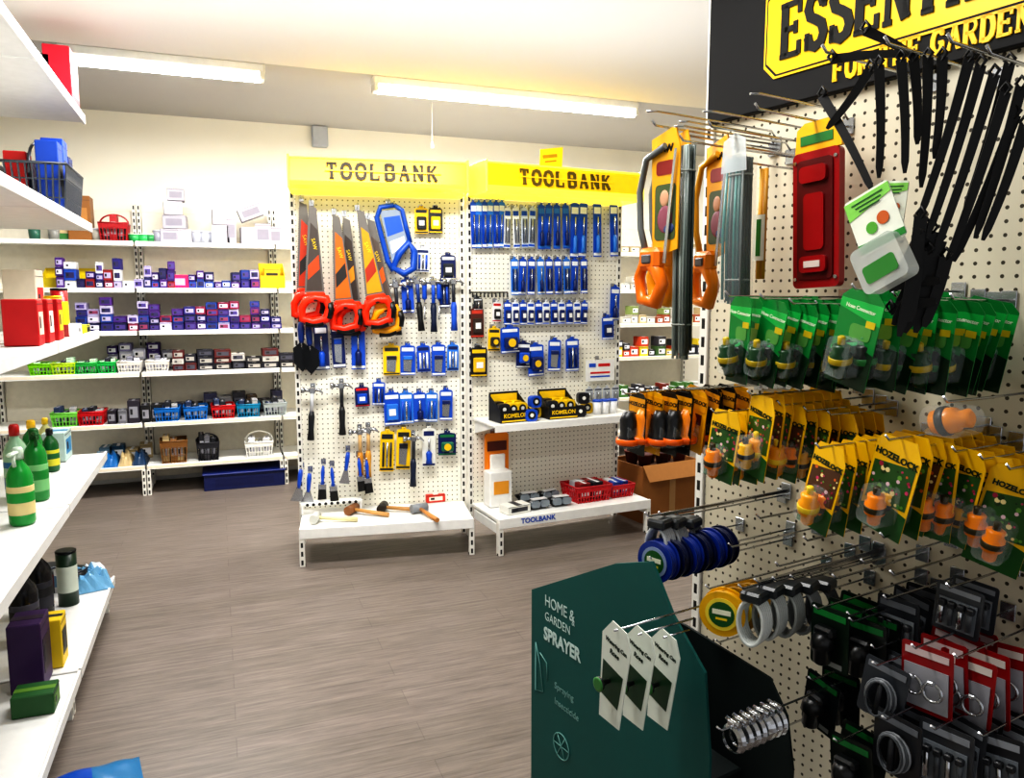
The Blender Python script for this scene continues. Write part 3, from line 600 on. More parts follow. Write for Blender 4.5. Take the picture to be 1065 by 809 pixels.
krow(3,88,170,(.07,.09),(.06,.08),['#c0c0d0','#341466','#7a7a8a','#8880a8'],(1,3),"boxes behind baskets",y=-.13)
for px,c,adj in((60,'#7ac850',"pale green"),(88,'#c01420',"red"),(168,'#0c6cb8',"blue"),(197,'#0c6cb8',"blue"),(226,'#b8141c',"red"),(253,'#0880a8',"teal blue"),(281,'#a8b0b0',"pale grey")): kbasket(4,px,.17,.1,c,('#2a3a5a','#20242c','#a8a8a8'),adj)
krow(4,104,150,(.06,.08),(.13,.17,.1),['#16181e','#2a2430','#101014','#6a6a70'],(1,1),"dark boxes on fifth shelf",lid=('#8a8a92',))
krow(4,160,292,(.08,.1),(.1,.14,.17),['#2a2a34','#3a3a5a','#16161e','#8a8a90','#5a4a3a'],(1,1),"boxes behind fifth shelf baskets",y=-.12,lid=('#6a6a76',))
kbasket(5,208,.16,.14,'#26262c',('#16181e','#6a6a70'),"dark grey",hd=True); kbasket(5,263,.21,.12,'#efeee8',('#e8e8e8','#c8c8c0'),"white",hd=True)
kbasket(5,172,.19,.17,'#7a5226',('#b8a47a','#8a6030'),"brown woven")
for px,c in((90,'#a0c0d0'),(106,'#1a68a8'),(121,'#b8a47a'),(136,'#1a3a5a')): kthing(5,px,"stock_bag",bag(.1,.24,.1,c,c,.12),"plump bag of stock on the bottom shelf","bag","bags on bottom shelf",-.31,R.uniform(-3,3))
krow(5,88,146,(.07,.09),(.08,.11),['#2a5a7a','#b8a47a','#6a8aa0','#3a3a44'],(1,1),"boxes on the sixth shelf",y=-.1)
thing("storage_crate",[("body",carton(.6,.3,.12,'#0e1a50','#0a1448',0)),("lid",B().box((0,0,.126),(.62,.32,.012),mat('#14246a',.4),.004).mesh())],T(kx(246)-2.55,6.42,0),"dark blue lidded crate under the bottom shelf","crate")
krow(2,646,728,(.07,.09),(.06,.08),['#c8b48a','#8a9a5a','#c0bcb0','#a85a3a'],(1,2),"boxes on far shelves")
krow(1,646,728,(.07,.09),(.06,.1),['#b8b4a8','#a8a088','#8a3a2a','#c8c8c0'],(1,2),"boxes on far shelves")
krow(0,650,735,(.08,.1),(.06,.1),['#c8c4ba','#b8a888','#d0d0cc'],(1,1),"boxes on far shelves",y=-.25)
krow(3,640,728,(.07,.09),(.06,.09),['#4a6a3a','#c84a2a','#3a3a40','#d8c030'],(1,2),"boxes on far shelves")
krow(4,636,728,(.08,.1),(.08,.11),['#7a2a1a','#3a3a40','#c8c8c0','#4a7a3a'],(1,1),"boxes on far shelves")
X,Y=hitz(690,541,0); CB=T(X+.05,Y+.2,0)@RZ(8)
b=B(); m=mat('#94622f',.75); b.box((0,0,.02),(.5,.36,.04),m)
for s in(-1,1): b.box((s*.25,0,.19),(.008,.36,.38),m); b.box((0,s*.18,.19),(.5,.008,.38),m)
b.box((0,-.185,.19),(.05,.002,.37),mat('#b08a5a',.4))
thing("cardboard_box",[("body",b.mesh()),("flap",B().box((0,0,0),(.5,.006,.12),mat('#a8743c',.75)).mesh(),T(0,-.215,.34)@RX(-38)),("packing",B().box((0,0,.19),(.46,.32,.3),mat('#4a2c18',.8),.01).mesh())],CB,"open brown cardboard box on the floor","cardboard box")
potm=[B().lathe([(.035,0),(.05,.09),(.054,.09),(.054,.1),(.048,.1),(.033,.01)],mat(c,.6),seg=14).mesh() for c in('#5a2418','#4a2018','#6a3020')]
for k in range(6): thing("plant_pot",potm[k%3],CB@T(-.15+.15*(k%3),-.07+.14*(k//3),.342),"small brown plant pot in the open carton","plant pot","plant pots in the carton")
# ------------------------------------------------------------ near shelving run
G=frame((-.962,0),90); ZG=[.164,.77,1.337,1.816,2.29]
GW=mat('#d8d8d6',.45)
gs=B().box((.5,-.225,-.012),(.985,.44,.024),GW,.003).box((.5,-.447,-.012),(.985,.01,.04),GW,.002).mesh()
gb=B().box((.5,.005,1.2),(.95,.01,2.35),CREAM).mesh(); gu=B().box((0,.0,1.2),(.026,.04,2.4),SLOT,.002).mesh(); gl=B().box((0,-.4,.06),(.026,.04,.12),SLOT).box((0,-.2,.09),(.02,.38,.04),WHITE).mesh()
for i in(1,2,3):
    thing("shelving_unit",[("back_panel",gb),("upright",gu,T(.018,0,0)),("upright",gu,T(.982,0,0)),("leg",gl,T(.02,0,0)),("leg",gl,T(.98,0,0))]+[("shelf",gs,T(0,0,z_)) for z_ in ZG],G@T(i,0,0),"white steel gondola shelving beside the aisle","shelving unit","white aisle shelving bays")
def gpos(px,py,y): return min(hit(G,px,py,y)[0],3.88)
def gput(row,px,py,y,name,parts,label,cat,grp=None,rz=0,dz=0,dx=0,dy=0): thing(name,parts,G@T(gpos(px,py,y)+dx,y+dy,ZG[row]+.002+dz)@RZ(rz),label,cat,grp)
def fput(row,px,py,name,parts,label,cat,grp=None,rz=0,dz=0):
    X,Y=hitz(px,py,ZG[row]); thing(name,parts,T(min(X,-.56),min(Y,3.9),ZG[row]+.002+dz)@RZ(90+rz),label,cat,grp)
gput(4,66,60,-.385,"stock_box",carton(.2,.1,.24,'#c81430','#f0a0b0'),"red and pink printed box on top shelf","box","boxes on aisle top shelf")
gput(4,40,50,-.3,"stock_box",carton(.2,.12,.2,'#16161a','#c81420'),"black and red printed box on top shelf","box","boxes on aisle top shelf")
gput(3,40,170,-.3,"basket",[("body",basket(.4,.26,.2,'#3e434b')),("handle",basket_handle(.4,.16,'#2a2e36'))],"dark grey slatted shopping basket on shelf","basket")
for k,(dx,c,h_) in enumerate(((-.12,'#0c3fa0',.28),(0,'#1448b8',.31),(.12,'#1a2c6a',.26),(-.07,'#c01818',.24),(.08,'#e0e0e0',.22))):
    gput(3,40,170,-.3,"stock_box",carton(.1,.08,h_,c,'#20242c'),"tall printed box standing in a basket","box","boxes in grey basket",0,.012,dx,-.06 if k<3 else .06)
for k,px in enumerate((24,36,47)):
    gput(2,px,330,-.37,"stock_box",carton(.09,.1,.15,'#b80a12',('#f0c0b0','#e8d8d0','#f0c010')[k]),"red and white printed box on middle shelf","box","red boxes on aisle shelf",0,0)
gput(2,27,330,-.2,"stock_box",carton(.16,.12,.27,'#d8d0c0','#c80c14'),"white and red box behind red boxes","box","red boxes on aisle shelf")
gput(2,56,330,-.38,"aerosol_can",can(.03,.16,'#f0d020','#e8c010','#c80c14'),"yellow spray can on the middle shelf","aerosol can","spray cans on aisle shelf")
gput(2,63,330,-.38,"aerosol_can",can(.03,.19,'#a01418','#2a2a2e','#f0d020'),"red and black spray can on middle shelf","aerosol can","spray cans on aisle shelf")
gput(2,74,335,-.41,"stock_box",carton(.1,.06,.05,'#f2f2ee','#c8c8c8'),"low white box on the middle shelf","box",None)
gput(2,86,335,-.425,"stock_box",carton(.1,.04,.04,'#c8c830','#20242c'),"low yellow box on the middle shelf","box",None)
fput(1,40,520,"spray_bottle",spray(.038,.26,'#128030','#0c5a20','#7ab87a'),"green trigger spray bottle of cleaner","spray bottle","green bottles on aisle shelf",20)
fput(1,24,545,"spray_bottle",spray(.038,.25,'#189038','#c8d8c8','#d8c890'),"green trigger spray bottle with white cap","spray bottle","green bottles on aisle shelf",-10)
fput(1,36,495,"detergent_bottle",bottle(.038,.23,'#187a34','#f0c020','#5aa890'),"green bottle with yellow cap","bottle","green bottles on aisle shelf")
fput(1,20,518,"detergent_bottle",bottle(.04,.27,'#9abfa0','#c01818','#2a6a9a'),"pale bottle with red cap","bottle","green bottles on aisle shelf")
fput(1,70,468,"stock_box",carton(.16,.09,.13,'#a8bcb8','#2a7aa8'),"white and blue carton on the aisle shelf","box")
fput(1,50,478,"detergent_bottle",bottle(.03,.19,'#b8b880','#e8c010','#3a8a48'),"pale yellow bottle on the aisle shelf","bottle","green bottles on aisle shelf")
fput(1,54,490,"detergent_bottle",bottle(.032,.18,'#0f5a28','#101010','#c8c030'),"dark green bottle with black cap","bottle","green bottles on aisle shelf")
fput(0,72,628,"aerosol_can",can(.04,.24,'#12301c','#1a1c1e','#c8d0c4'),"dark green can with white printed label","can","tall cans on bottom shelf")
fput(0,43,640,"bottle",bottle(.05,.3,'#101014','#1a1a1e','#2a2a34'),"black bottle with dark label","bottle","dark bottles on bottom shelf")
fput(0,28,668,"bottle",bottle(.05,.32,'#121218','#1a1a1e','#4a4a58'),"black bottle with grey label","bottle","dark bottles on bottom shelf")
fput(0,98,571,"paint_tin",can(.055,.09,'#16181e','#30343c','#2a4a7a'),"small black tin with steel lid","tin","tins on bottom shelf")
fput(0,80,582,"paint_tin",can(.045,.11,'#c8c8c8','#c8c8c8','#5a80a0'),"small white tin on the bottom shelf","tin","tins on bottom shelf")
fput(0,60,600,"paint_tin",can(.05,.12,'#14161a','#30343c','#5a1a1a'),"dark tin with a red label band","tin","tins on bottom shelf")
fput(0,97,604,"stock_bag",bag(.18,.17,.09,'#6fa4c8','#e0e8f0',.3),"crumpled blue and white plastic bag of goods","bag",None,15)
fput(0,34,712,"stock_box",carton(.14,.1,.24,'#32104a','#1c0824'),"dark purple box on the bottom shelf","box")
fput(0,56,690,"stock_box",carton(.1,.08,.18,'#d8b818','#2a2a20'),"yellow box on the bottom shelf","box")
fput(0,38,738,"stock_box",carton(.1,.12,.07,'#1a5020','#5a8030'),"low green box on the bottom shelf","box")
X,Y=hitz(88,822,0)
thing("compost_bag",bag(.32,.2,.04,'#0c4aa8','#1a6a9a'),T(X,Y,0)@RZ(10),"blue plastic sack lying on the floor","sack")
# ------------------------------------------------------------ garden pegboard stand
Q=frame((1.242,1.773),-79.3)
pan=B().box((.5,.012,1.05),(.97,.02,1.8),PEGR).mesh()
qu=B().box((0,0,1.15),(.03,.05,2.3),SLOT,.002).mesh()
ZS=hit(Q,741,128,-.02)[1]
sg=B(); sg.box((.5,.0,ZS+.19),(1.0,.04,.38),SIGNBLACK,.003)
x0,z0=hit(Q,795,80,-.03)
bn=B(); YP=mat('#f2c414',.4,0,.12)
def banner(e,mt,y):
    z1=z0+.2; bn.prism([(x0-e,z0+.03-e),(x0+.03-e,z0-e),(1.0,z0-e),(1.0,z1+e),(x0+.03-e,z1+e),(x0-e,z1-.03+e)],-.021,y,mt)
banner(.009,YP,-.0235); banner(.004,SIGNBLACK,-.0240); banner(.0,YP,-.0245)
def ql(px,py,y): return hit(Q,px,py,y)
xe,ze=ql(811,60,-.027); adv=(ql(916,45,-.027)[0]-xe)/4
tx=B().slab("ESSENTIALS",adv*.78,.112,adv,.021,-.028,-.0245,mat('#0c0a05',.7),T(xe+.006,0,ze)).mesh()
x1,z1=ql(864,84,-.027); adv2=(ql(1004,50,-.027)[0]-x1)/9.4
t2=B().slab("FOR THE GARDEN",adv2*.74,.042,adv2,.0095,-.0235,-.020,YP,T(x1+.003,0,z1)).mesh()
thing("garden_display_stand",[("pegboard_panel",pan,None,"beige perforated steel pegboard"),("upright",qu,T(-.005,.02,0)),("upright",qu,T(1.005,.02,0)),
  ("base_shelf",B().box((.5,-.05,.1),(1,.12,.03),WHITE,.003).box((.5,.02,.06),(1,.05,.12),WHITE).mesh()),
  ("header_sign",sg.mesh(),None,"black sign with yellow banner and lettering",[("banner",bn.mesh()),("lettering",tx),("lettering",t2)])],Q,"beige pegboard garden stand with black header sign","display stand")
GH="garden stand peg hooks"
@lru_cache(None)
def connector(c1,c2,s=1.0):
    b=B(); X=RX(12)@Matrix.Scale(s,4)
    b.lathe([(.010,-.045),(.014,-.04),(.015,-.02),(.022,-.015),(.023,.01),(.017,.016),(.019,.03),(.012,.034)],mat(c1,.35),seg=14,X=X)
    b.lathe([(.0235,-.008),(.0245,-.006),(.0245,.004),(.0235,.006)],mat(c2,.35),seg=14,X=X); b.lathe([(.006,.03),(.008,.034),(.008,.05),(.005,.052)],mat(c2,.35),seg=12,X=X); return b.mesh()
@lru_cache(None)
def gpack(kind,w=.1,h=.18,v=0):
    if kind=='green':
        c=B(); c.prism([(-w/2,-h),(w/2,-h),(w/2,-.01),(w*.3,.006),(-w*.3,.006),(-w/2,-.01)],0,-.0015,mat('#108038',.3)); 
        c.prism([(-w/2,-.03),(w/2,-.05),(w/2,-.014),(-w/2,-.014)],-.0016,-.0022,mat('#22b050',.3)); c.prism([(-w/2,-h),(w/2,-h),(w/2,-h*.6),(-w*.1,-h*.5),(-w/2,-h*.64)],-.0016,-.0022,mat('#083018',.3))
        c.prism([(-w*.5,-h*.66),(w*.1,-h*.54),(w*.1,-h*.5),(-w*.5,-h*.62)],-.0022,-.0026,mat('#48c878',.3))
        c.prism(rrect(w*.5,h*.16,.008,w*.1,-h*.4),-.0022,-.0026,mat(('#5a9a4a','#8ab04a','#3a8a5a')[v%3],.4))
        c.text("Hose Connector",.0098,mat('#e8f0d8',.4),T(0,-.0026,-.027)@RY(3),.0002,.0003); c.box((w*.3,-.0026,-.05),(.02,.0006,.012),mat('#d0b818',.4))
        cn=connector('#12401f','#b8a018',.85) if v!=1 else connector('#0c140e','#2a7a3a',.85)
    elif kind=='yellow':
        c=B(); c.prism([(-w/2,-h),(w/2,-h),(w/2,-.02),(w*.32,.01),(-w*.4,.004),(-w/2,-.01)],0,-.0015,mat('#f2c010',.3))
        c.prism([(-w/2,-h),(w/2,-h),(w/2,-h*.72),(0,-h*.66),(-w/2,-h*.78)],-.0016,-.0022,mat('#1a5a20',.3))
        c.prism([(-w*.44,-h*.27),(w*.44,-h*.2),(w*.44,-h*.66),(-w*.44,-h*.7)],-.0016,-.0022,mat(('#2c5a24','#3a5a1c','#5a3a24')[v%3],.4))
        q=random.Random(v+3)
        for k in range(34):
            px_,pz_=w*q.uniform(-.4,.4),-h*q.uniform(.27,.64); c.cyl((px_,-.0022,pz_),(px_,-.0026-.00002*k,pz_),w*q.uniform(.02,.055),mat(q.choice(('#c83a6a','#e8c8d0','#4a8a30','#d86a2a','#6aa040','#a02848','#f0e0a0','#1a3a14')),.4),seg=7)
        c.text("HOZELOCK",.0165 if w>.09 else .013,mat('#0c2a14',.4),T(0,-.0026,-.03)@RY(2),.0006,.0003)
        cn=(connector('#f08a0a','#3a3218',.8),connector('#e8b01a','#2a2d30',.72),connector('#f0a00a','#e8c830',.85))[v%3]
    elif kind=='black':
        c=B(); cc_='#15130f' if v!=1 else '#e8a810'
        c.prism([(-w/2,-h),(w/2,-h),(w/2,-.01),(w*.3,.006),(-w*.3,.006),(-w/2,-.01)],0,-.0015,mat(cc_,.3)); c.box((0,-.0022,-.022),(w*.9,.001,.034),mat('#e09a10',.35))
        c.box((0,-.0022,-.058),(w*.6,.001,.024),mat('#6a1c12',.35)); c.text("HOZELOCK",.012,BLACK,T(0,-.003,-.02),.0004,.0003)
        cn=B().lathe([(.016,-.02),(.024,-.016),(.024,-.002),(.018,.004),(.02,.04),(.012,.06)],mat('#161618' if v!=1 else '#f08a0a',.35),seg=14).lathe([(.025,-.016),(.027,-.014),(.027,-.004),(.025,-.002)],mat('#f06a0a',.3),seg=14).mesh()
    bl=B(); bl.prism(rrect(w*.56,h*.42,.012,0,-h*.68),-.002,-.036,CLEAR)
    return [("card",c.mesh()),("fitting",cn,T(0,-.024,-h*.7)),("blister",bl.mesh(),None,"clear plastic blister")]
LB_={'green':"green carded hose fitting in clear blister",'yellow':"yellow carded orange hose connector in blister",'black':"black carded hose fitting with orange collar"}
def prow(kind,px,py,L,n,sp,w=.1,h=.18,rz=0,v=0,first=0.03,lean=7):
    y0=-L+first; x,z=ql(px,py,y0)
    hook(Q,x,z+.006,L+.02,GH)
    for i in range(n):
        thing("hose_fitting_pack",gpack(kind,w,h,(v+i)%3),Q@T(x,y0+i*sp,z+R.uniform(-.004,.004))@RZ(rz+R.uniform(-9,9))@RY(lean+R.uniform(-6,6)),LB_[kind],"hose fitting pack",kind+" hose fitting packs on hooks")
prow('green',772,312,.36,8,.036,.07,.17,-8); prow('green',808,315,.34,7,.036,.07,.165,-6); prow('green',838,320,.3,6,.036,.07,.16); prow('green',864,322,.22,3,.04,.07,.16)
prow('green',900,306,.32,7,.036,.095,.17,0,first=.02); prow('green',945,314,.26,5,.036,.08,.16,0); prow('green',975,317,.22,4,.036,.08,.16); prow('green',1004,316,.18,4,.036,.08,.16)
prow('yellow',757,432,.36,7,.03,.078,.145,-6); prow('yellow',795,414,.34,8,.03,.08,.165,-8,1,lean=12); prow('yellow',825,424,.28,6,.03,.075,.15,0,2); prow('yellow',852,430,.24,5,.03,.075,.15,0,1); prow('yellow',876,434,.2,4,.034,.075,.15)
prow('yellow',866,468,.34,7,.034,.074,.165,-10,2,lean=9); prow('yellow',938,460,.3,7,.034,.095,.175,-4,0,lean=9); prow('yellow',976,466,.22,5,.034,.08,.17); prow('yellow',1006,472,.2,4,.034,.08,.17); prow('yellow',1034,480,.18,4,.034,.08,.17); prow('yellow',1062,490,.18,3,.04,.09,.18)
for k,(px,L) in enumerate(((664,.43),(680,.4),(696,.38),(711,.36),(727,.33))): prow('black',px,410+R.uniform(-2,3),L,4,.045,.066,.135,R.uniform(-10,10),k)
x,z=ql(990,437,-.27)
thing("hose_gun_fitting",[("body",B().lathe([(.012,-.035),(.02,-.03),(.023,-.008),(.02,.01),(.014,.014),(.016,.03),(.01,.034)],mat('#f0941a',.3),X=RY(75)).mesh()),("collar",B().lathe([(.0235,-.018),(.025,-.016),(.025,-.006),(.0235,-.004)],mat('#3a3a38',.4),X=RY(75)).mesh()),("blister",B().prism(rrect(.075,.05,.02),-.03,.03,CLEAR).mesh(),None,"clear plastic blister")],Q@T(x,-.27,z),"orange round hose fitting in clear pack","hose fitting")
hook(Q,x,z+.03,.3,GH)
def bow_saw(cf,cg):
    fr=B().tube([(.02,-.012,-.03),(-.04,-.012,-.05),(-.06,-.012,-.12),(-.055,-.012,-.2),(-.03,-.012,-.27)],.0075,mat(cf,.35),8).mesh()
    g=B(); g.tube([(-.04,-.012,-.27),(.0,-.012,-.29),(.02,-.012,-.325),(.0,-.012,-.365),(-.045,-.012,-.36),(-.055,-.012,-.31)],[.013,.018,.015,.018,.014,.013],mat(cg,.3),8,True); g.box((-.015,-.012,-.27),(.065,.034,.05),mat(cg,.35),.01); g.box((-.015,-.03,-.27),(.03,.006,.02),mat('#5a5a5c',.4),.003)
    c=B().prism([(-.03,-.01),(.045,0.01),(.06,-.04),(.058,-.25),(-.02,-.27)],-.003,-.006,mat('#e8a810',.35)); c.prism(rrect(.065,.12,.01,.018,-.17),-.0061,-.007,mat('#4a5a34',.4)); c.sph((.015,-.007,-.14),(.014,.002,.018),mat('#c89a7a',.5)); c.sph((.018,-.007,-.185),(.024,.002,.03),mat('#8a4a5a',.5)); c.sph((.03,-.0072,-.205),(.018,.002,.012),mat('#3a4a7a',.5)); c.prism(rrect(.055,.03,.008,.015,-.075),-.0061,-.007,mat('#8a1c14',.4)); c.text("SAW",.022,BLACK,T(.015,-.0075,-.035),.0005)
    bl=B().prism([(.05,-.04),(.056,-.04),(.03,-.28),(.02,-.28)],-.012,-.014,STEEL).mesh()
    return [("frame",fr),("grip",g.mesh()),("card",c.mesh()),("blade",bl)]
def at(px,py,y): 
    x,z=ql(px,py,y); return Q@T(x,y,z)
thing("pruning_bow_saw",bow_saw('#6a6e6c','#f07a0a'),at(690,139,-.36),"grey framed bow saw with orange grip","bow saw","bow saws on garden stand")
thing("pruning_bow_saw",bow_saw('#c9941c','#f0900a'),at(746,148,-.2)@RZ(-10),"yellow and orange bow saw behind card","bow saw","bow saws on garden stand")
thing("pruning_bow_saw",bow_saw('#6a6e6c','#e8a010'),at(702,143,-.3),"grey framed bow saw with orange grip","bow saw","bow saws on garden stand")
for px,py,y,L in((692,133,-.36,.4),(744,146,-.2,.3),(775,138,-.25,.36),(796,172,-.16,.26),(852,126,-.1,.3),(717,148,-.33,.36)):
    x,z=ql(px,py,y); hook(Q,max(x,.02),z,L,GH,True,.0028)
def bundle(n,L,c1,c2,w):
    b=B()
    for i in range(n):
        x_=-w/2+w*(i%6)/5+R.uniform(-.002,.002); y_=-.008*(i//6); b.tube([(x_*.8,y_,0),(x_,y_-.004,-L*.5),(x_*1.0,y_,-L+R.uniform(-.012,.012))],.0034,mat((c1,c2,'#4e5854')[i%3],.35),5)
    rg=lambda: B().tube([(x,y-.01,0) for x,y in arc(0,0,w*.58,0,345,16,.02)],.0022,mat('#8a8f88',.4),5,True).mesh()
    return [("canes",b.mesh()),("tie",rg(),T(0,0,-L*.12)),("tie",rg(),T(0,0,-L*.85))]
thing("plant_support_bundle",bundle(18,.45,'#b4c0ba','#8a9792',.038),at(717,152,-.33),"long bundle of grey-green plastic plant ties","plant ties")
nb=bundle(24,.3,'#2f7a72','#1c5a54',.05)
c=B().prism([(-.035,-.03),(.035,-.03),(.03,.035),(0,.05),(-.03,.035)],-.03,-.031,mat('#dfe6e8',.2,0,0,.5)); nb.append(("header_card",c.mesh(),None,"clear plastic header flap"))
nb.append(("wrapper",B().prism(rrect(.062,.31,.01,0,-.15),.006,-.034,CLEAR).mesh(),None,"clear plastic wrapper"))
thing("plant_cane_bundle",nb,at(774,165,-.25),"dark teal split canes bundled in clear packet","plant canes")
thing("plant_cane_pack",[("canes",B().tube([(0,-.01,0),(0,-.01,-.24)],.006,mat('#e0a83a',.4),8).tube([(.012,-.01,0),(.012,-.01,-.24)],.005,mat('#c9922a',.4),8).mesh()),("label",B().box((.006,-.02,-.15),(.03,.002,.1),mat('#eef0e0',.4)).box((.006,-.0215,-.15),(.012,.001,.08),mat('#2a7a34',.4)).mesh())],at(796,176,-.16),"thin golden canes with a white label","plant canes")
def redcase():
    m=mat('#9c0a12',.3); d=mat('#5c060a',.35); b=B(); b.prism(rrect(.115,.29,.012,0,-.195),0,-.018,m)
    b.prism(rrect(.088,.255,.01,0,-.195),-.018,-.022,d); b.prism(rrect(.066,.035,.01,-.0,-.1),-.022,-.03,m); b.prism(rrect(.05,.12,.01,0,-.2),-.022,-.026,m); b.prism(rrect(.066,.035,.01,0,-.29),-.022,-.03,m)
    for sx in(-.05,.05):
        for sz in(-.07,-.32): b.cyl((sx,-.018,sz),(sx,-.022,sz),.004,CHROME,seg=10)
    b.box((0,-.031,-.29),(.04,.002,.014),mat('#d8c8c0',.4))
    h=B().prism([(-.055,-.05),(.06,-.05),(.055,.0),(.03,.012),(-.03,.012),(-.05,.0)],-.004,-.014,mat('#f2b81a',.35)); h.box((0,-.015,-.025),(.08,.002,.02),mat('#2a7a34',.4)); return [("case",b.mesh()),("header_card",h.mesh(),None,"yellow card header")]
thing("boxed_garden_tool",redcase(),at(854,132,-.1)@RY(-3),"dark red moulded tool case with yellow card","tool case")
# black straps
def qp(px,py,y): x,z=ql(px,py,y); return Vector((x,y,z))
SB=mat('#060607',.5)
def strap(p0,p1,bend,rr=.0075):
    a=qp(*p0); b_=qp(*p1); d=(b_-a).normalized(); u=d.cross(Vector((-.6,.8,0))).normalized()  # broad side turned to the aisle
    wv=d.cross(u); pts=[]
    for i in range(11):
        t=i/10; pts.append(a.lerp(b_,t)+u*bend*math.sin(math.pi*t)-a)
    m=B(); vs=[];n=len(pts)
    for i,p in enumerate(pts):
        t=i/10; r=rr*(1.1-.35*t) if i<n-1 else rr*.35
        for (cu,cv) in((-1,-.25),(1,-.25),(1,.25),(-1,.25)): vs.append(p+u*r*cu+wv*rr*cv)
    fs=[(i*4+k,i*4+(k+1)%4,(i+1)*4+(k+1)%4,(i+1)*4+k) for i in range(n-1) for k in range(4)]+[(0,1,2,3),tuple(range(4*n-4,4*n))]
    m.add(vs,fs,SB); m.tube([(0,0,-.004),(.008,0,.006),(0,0,.016),(-.008,0,.006)],.003,SB,6,True)
    thing("rubber_plant_tie",m.mesh(),Q@T(*a),"flat black rubber strap hanging from hooks","rubber strap","black rubber straps on garden stand")
for p0,p1 in(((905,72,-.3),(860,134,-.33)),((855,100,-.32),(908,200,-.32)),((914,68,-.3),(914,185,-.3)),((937,62,-.28),(941,180,-.28)),((950,62,-.26),(954,150,-.26)),((965,60,-.25),(958,195,-.25)),((980,60,-.25),(972,165,-.25)),
  ((1008,62,-.24),(956,228,-.27)),((1020,68,-.23),(964,248,-.26)),((1034,78,-.22),(970,270,-.25)),((1046,96,-.21),(980,288,-.23)),((1056,120,-.19),(992,272,-.2)),((1050,66,-.2),(1002,225,-.22)),((1062,90,-.19),(1014,248,-.2)),((1066,130,-.19),(1022,250,-.2)),
  ((962,235,-.26),(924,300,-.28)),((970,240,-.25),(932,322,-.27)),((978,250,-.24),(941,346,-.26)),((958,225,-.27),(935,350,-.29)),((974,258,-.24),(952,346,-.25)),((984,268,-.24),(961,340,-.25)),((955,245,-.27),(946,335,-.28)),((966,262,-.26),(929,338,-.28)),
  ((865,62,-.33),(945,56,-.27)),((900,32,-.3),(955,62,-.25)),((925,298,-.28),(978,292,-.25)),((926,322,-.28),(974,314,-.25))):
    strap(p0,p1,.003,.0075 if p0[1]<200 else .0095)
for px,py,L in((870,58,.36),(935,50,.36),(1000,48,.34),(1040,60,.3)): 
    x,z=ql(px,py,-L+.04); hook(Q,x,z,L,GH,False,.0028)
def tag(w,h):
    b=B(); b.prism(rrect(w,h,.006,0,-h/2),0,-.002,mat('#e8ecdf',.35)); b.prism([(-w/2,-h*.35),(w/2,-h*.2),(w/2,-.004),(-w/2,-.004)],-.0021,-.003,mat('#8ad060',.35)); b.prism([(-w/2,-h+.003),(w/2,-h+.003),(w/2,-h*.86),(-w/2,-h*.8)],-.0021,-.003,mat('#2a8a3a',.35))
    b.cyl((w*.18,-.003,-h*.55),(w*.18,-.0035,-h*.55),w*.13,mat('#c8642a',.4)); b.cyl((-w*.1,-.003,-h*.62),(-w*.1,-.0035,-h*.62),w*.12,mat('#5aa83a',.4))
    for k in range(3): b.box((0,-.0035,-h*(.12+.07*k)),(w*(.7-.12*k),.0005,h*.025),mat('#1c5a2a',.4))
    return b.mesh()
for px,py,y,r,w_,h_ in((900,200,-.35,-24,.085,.1),(932,188,-.26,5,.05,.08)):
    thing("product_tag",tag(w_,h_),at(px,py,y)@RY(r),"green and white printed tag on black strap","product tag","green and white product tags")
cp=B().prism(rrect(.085,.08,.012,0,-.04),0,-.03,mat('#dfe4e0',.15,0,0,.5)).prism(rrect(.06,.03,.006,0,-.05),-.031,-.032,mat('#3a8a3a',.4)).cyl((0,-.012,-.04),(0,-.02,-.04),.02,mat('#b8bcb8',.4)).mesh()
thing("clear_tie_pack",cp,at(915,252,-.34)@RY(-28),"clear plastic pack of plant ties with green label","plant tie pack")
# ---- lower merchandise
@lru_cache(None)
def reel(c,lab,r=.05):
    f=B(); f.cyl((0,0,0),(0,-.005,0),r,mat(c,.3),seg=28); f.cyl((0,-.026,0),(0,-.031,0),r,mat(c,.3),seg=28)
    w_=B()
    for i in range(3): w_.tube([(x,-.009-.0065*i,z_) for x,z_ in arc(0,0,r*.82,0,350,24)],.0045,mat(c,.5),6,True)
    l=B().cyl((0,-.0315,0),(0,-.033,0),r*.72,mat(lab,.4),seg=24).cyl((0,-.033,0),(0,-.0336,0),r*.56,mat('#1a5a24',.4),seg=20).box((0,-.034,r*.1),(r*.8,.0006,r*.22),mat('#e8e8d0',.4)).box((0,-.034,-r*.2),(r*.5,.0006,r*.1),mat('#e8c820',.4))
    return [("reel",f.mesh()),("line",w_.mesh()),("label",l.mesh())]
x,z=ql(690,581,-.42)
for k in range(6): thing("line_reel",reel('#0e3088' if k%2==0 else '#081640','#8898b8',.046),Q@T(x,-.42+.036*k,z)@RZ(10),"blue garden line reel with round label","line reel","blue line reels")
hook(Q,x,z,.46,GH)
x,z=ql(755,633,-.4)
for k in range(3): thing("line_reel",reel('#e0aa08' if k==0 else '#a87c08','#e8d040',.046),Q@T(x,-.4+.04*k,z)@RZ(28),"yellow garden line reel with round label","line reel","yellow line reels")
hook(Q,x,z+.05,.46,GH)
@lru_cache(None)
def coilpack(c):
    b=B()
    for i in range(6): b.tube([(x,-.007*i,z_) for x,z_ in arc(0,-.06,.026,0,350,20,.045)],.0038,mat(c,.25),6,True)
    h=B().box((0,-.02,-.008),(.045,.045,.022),mat('#2a2e30',.3),.005).mesh(); return [("coil",b.mesh()),("header_clip",h)]
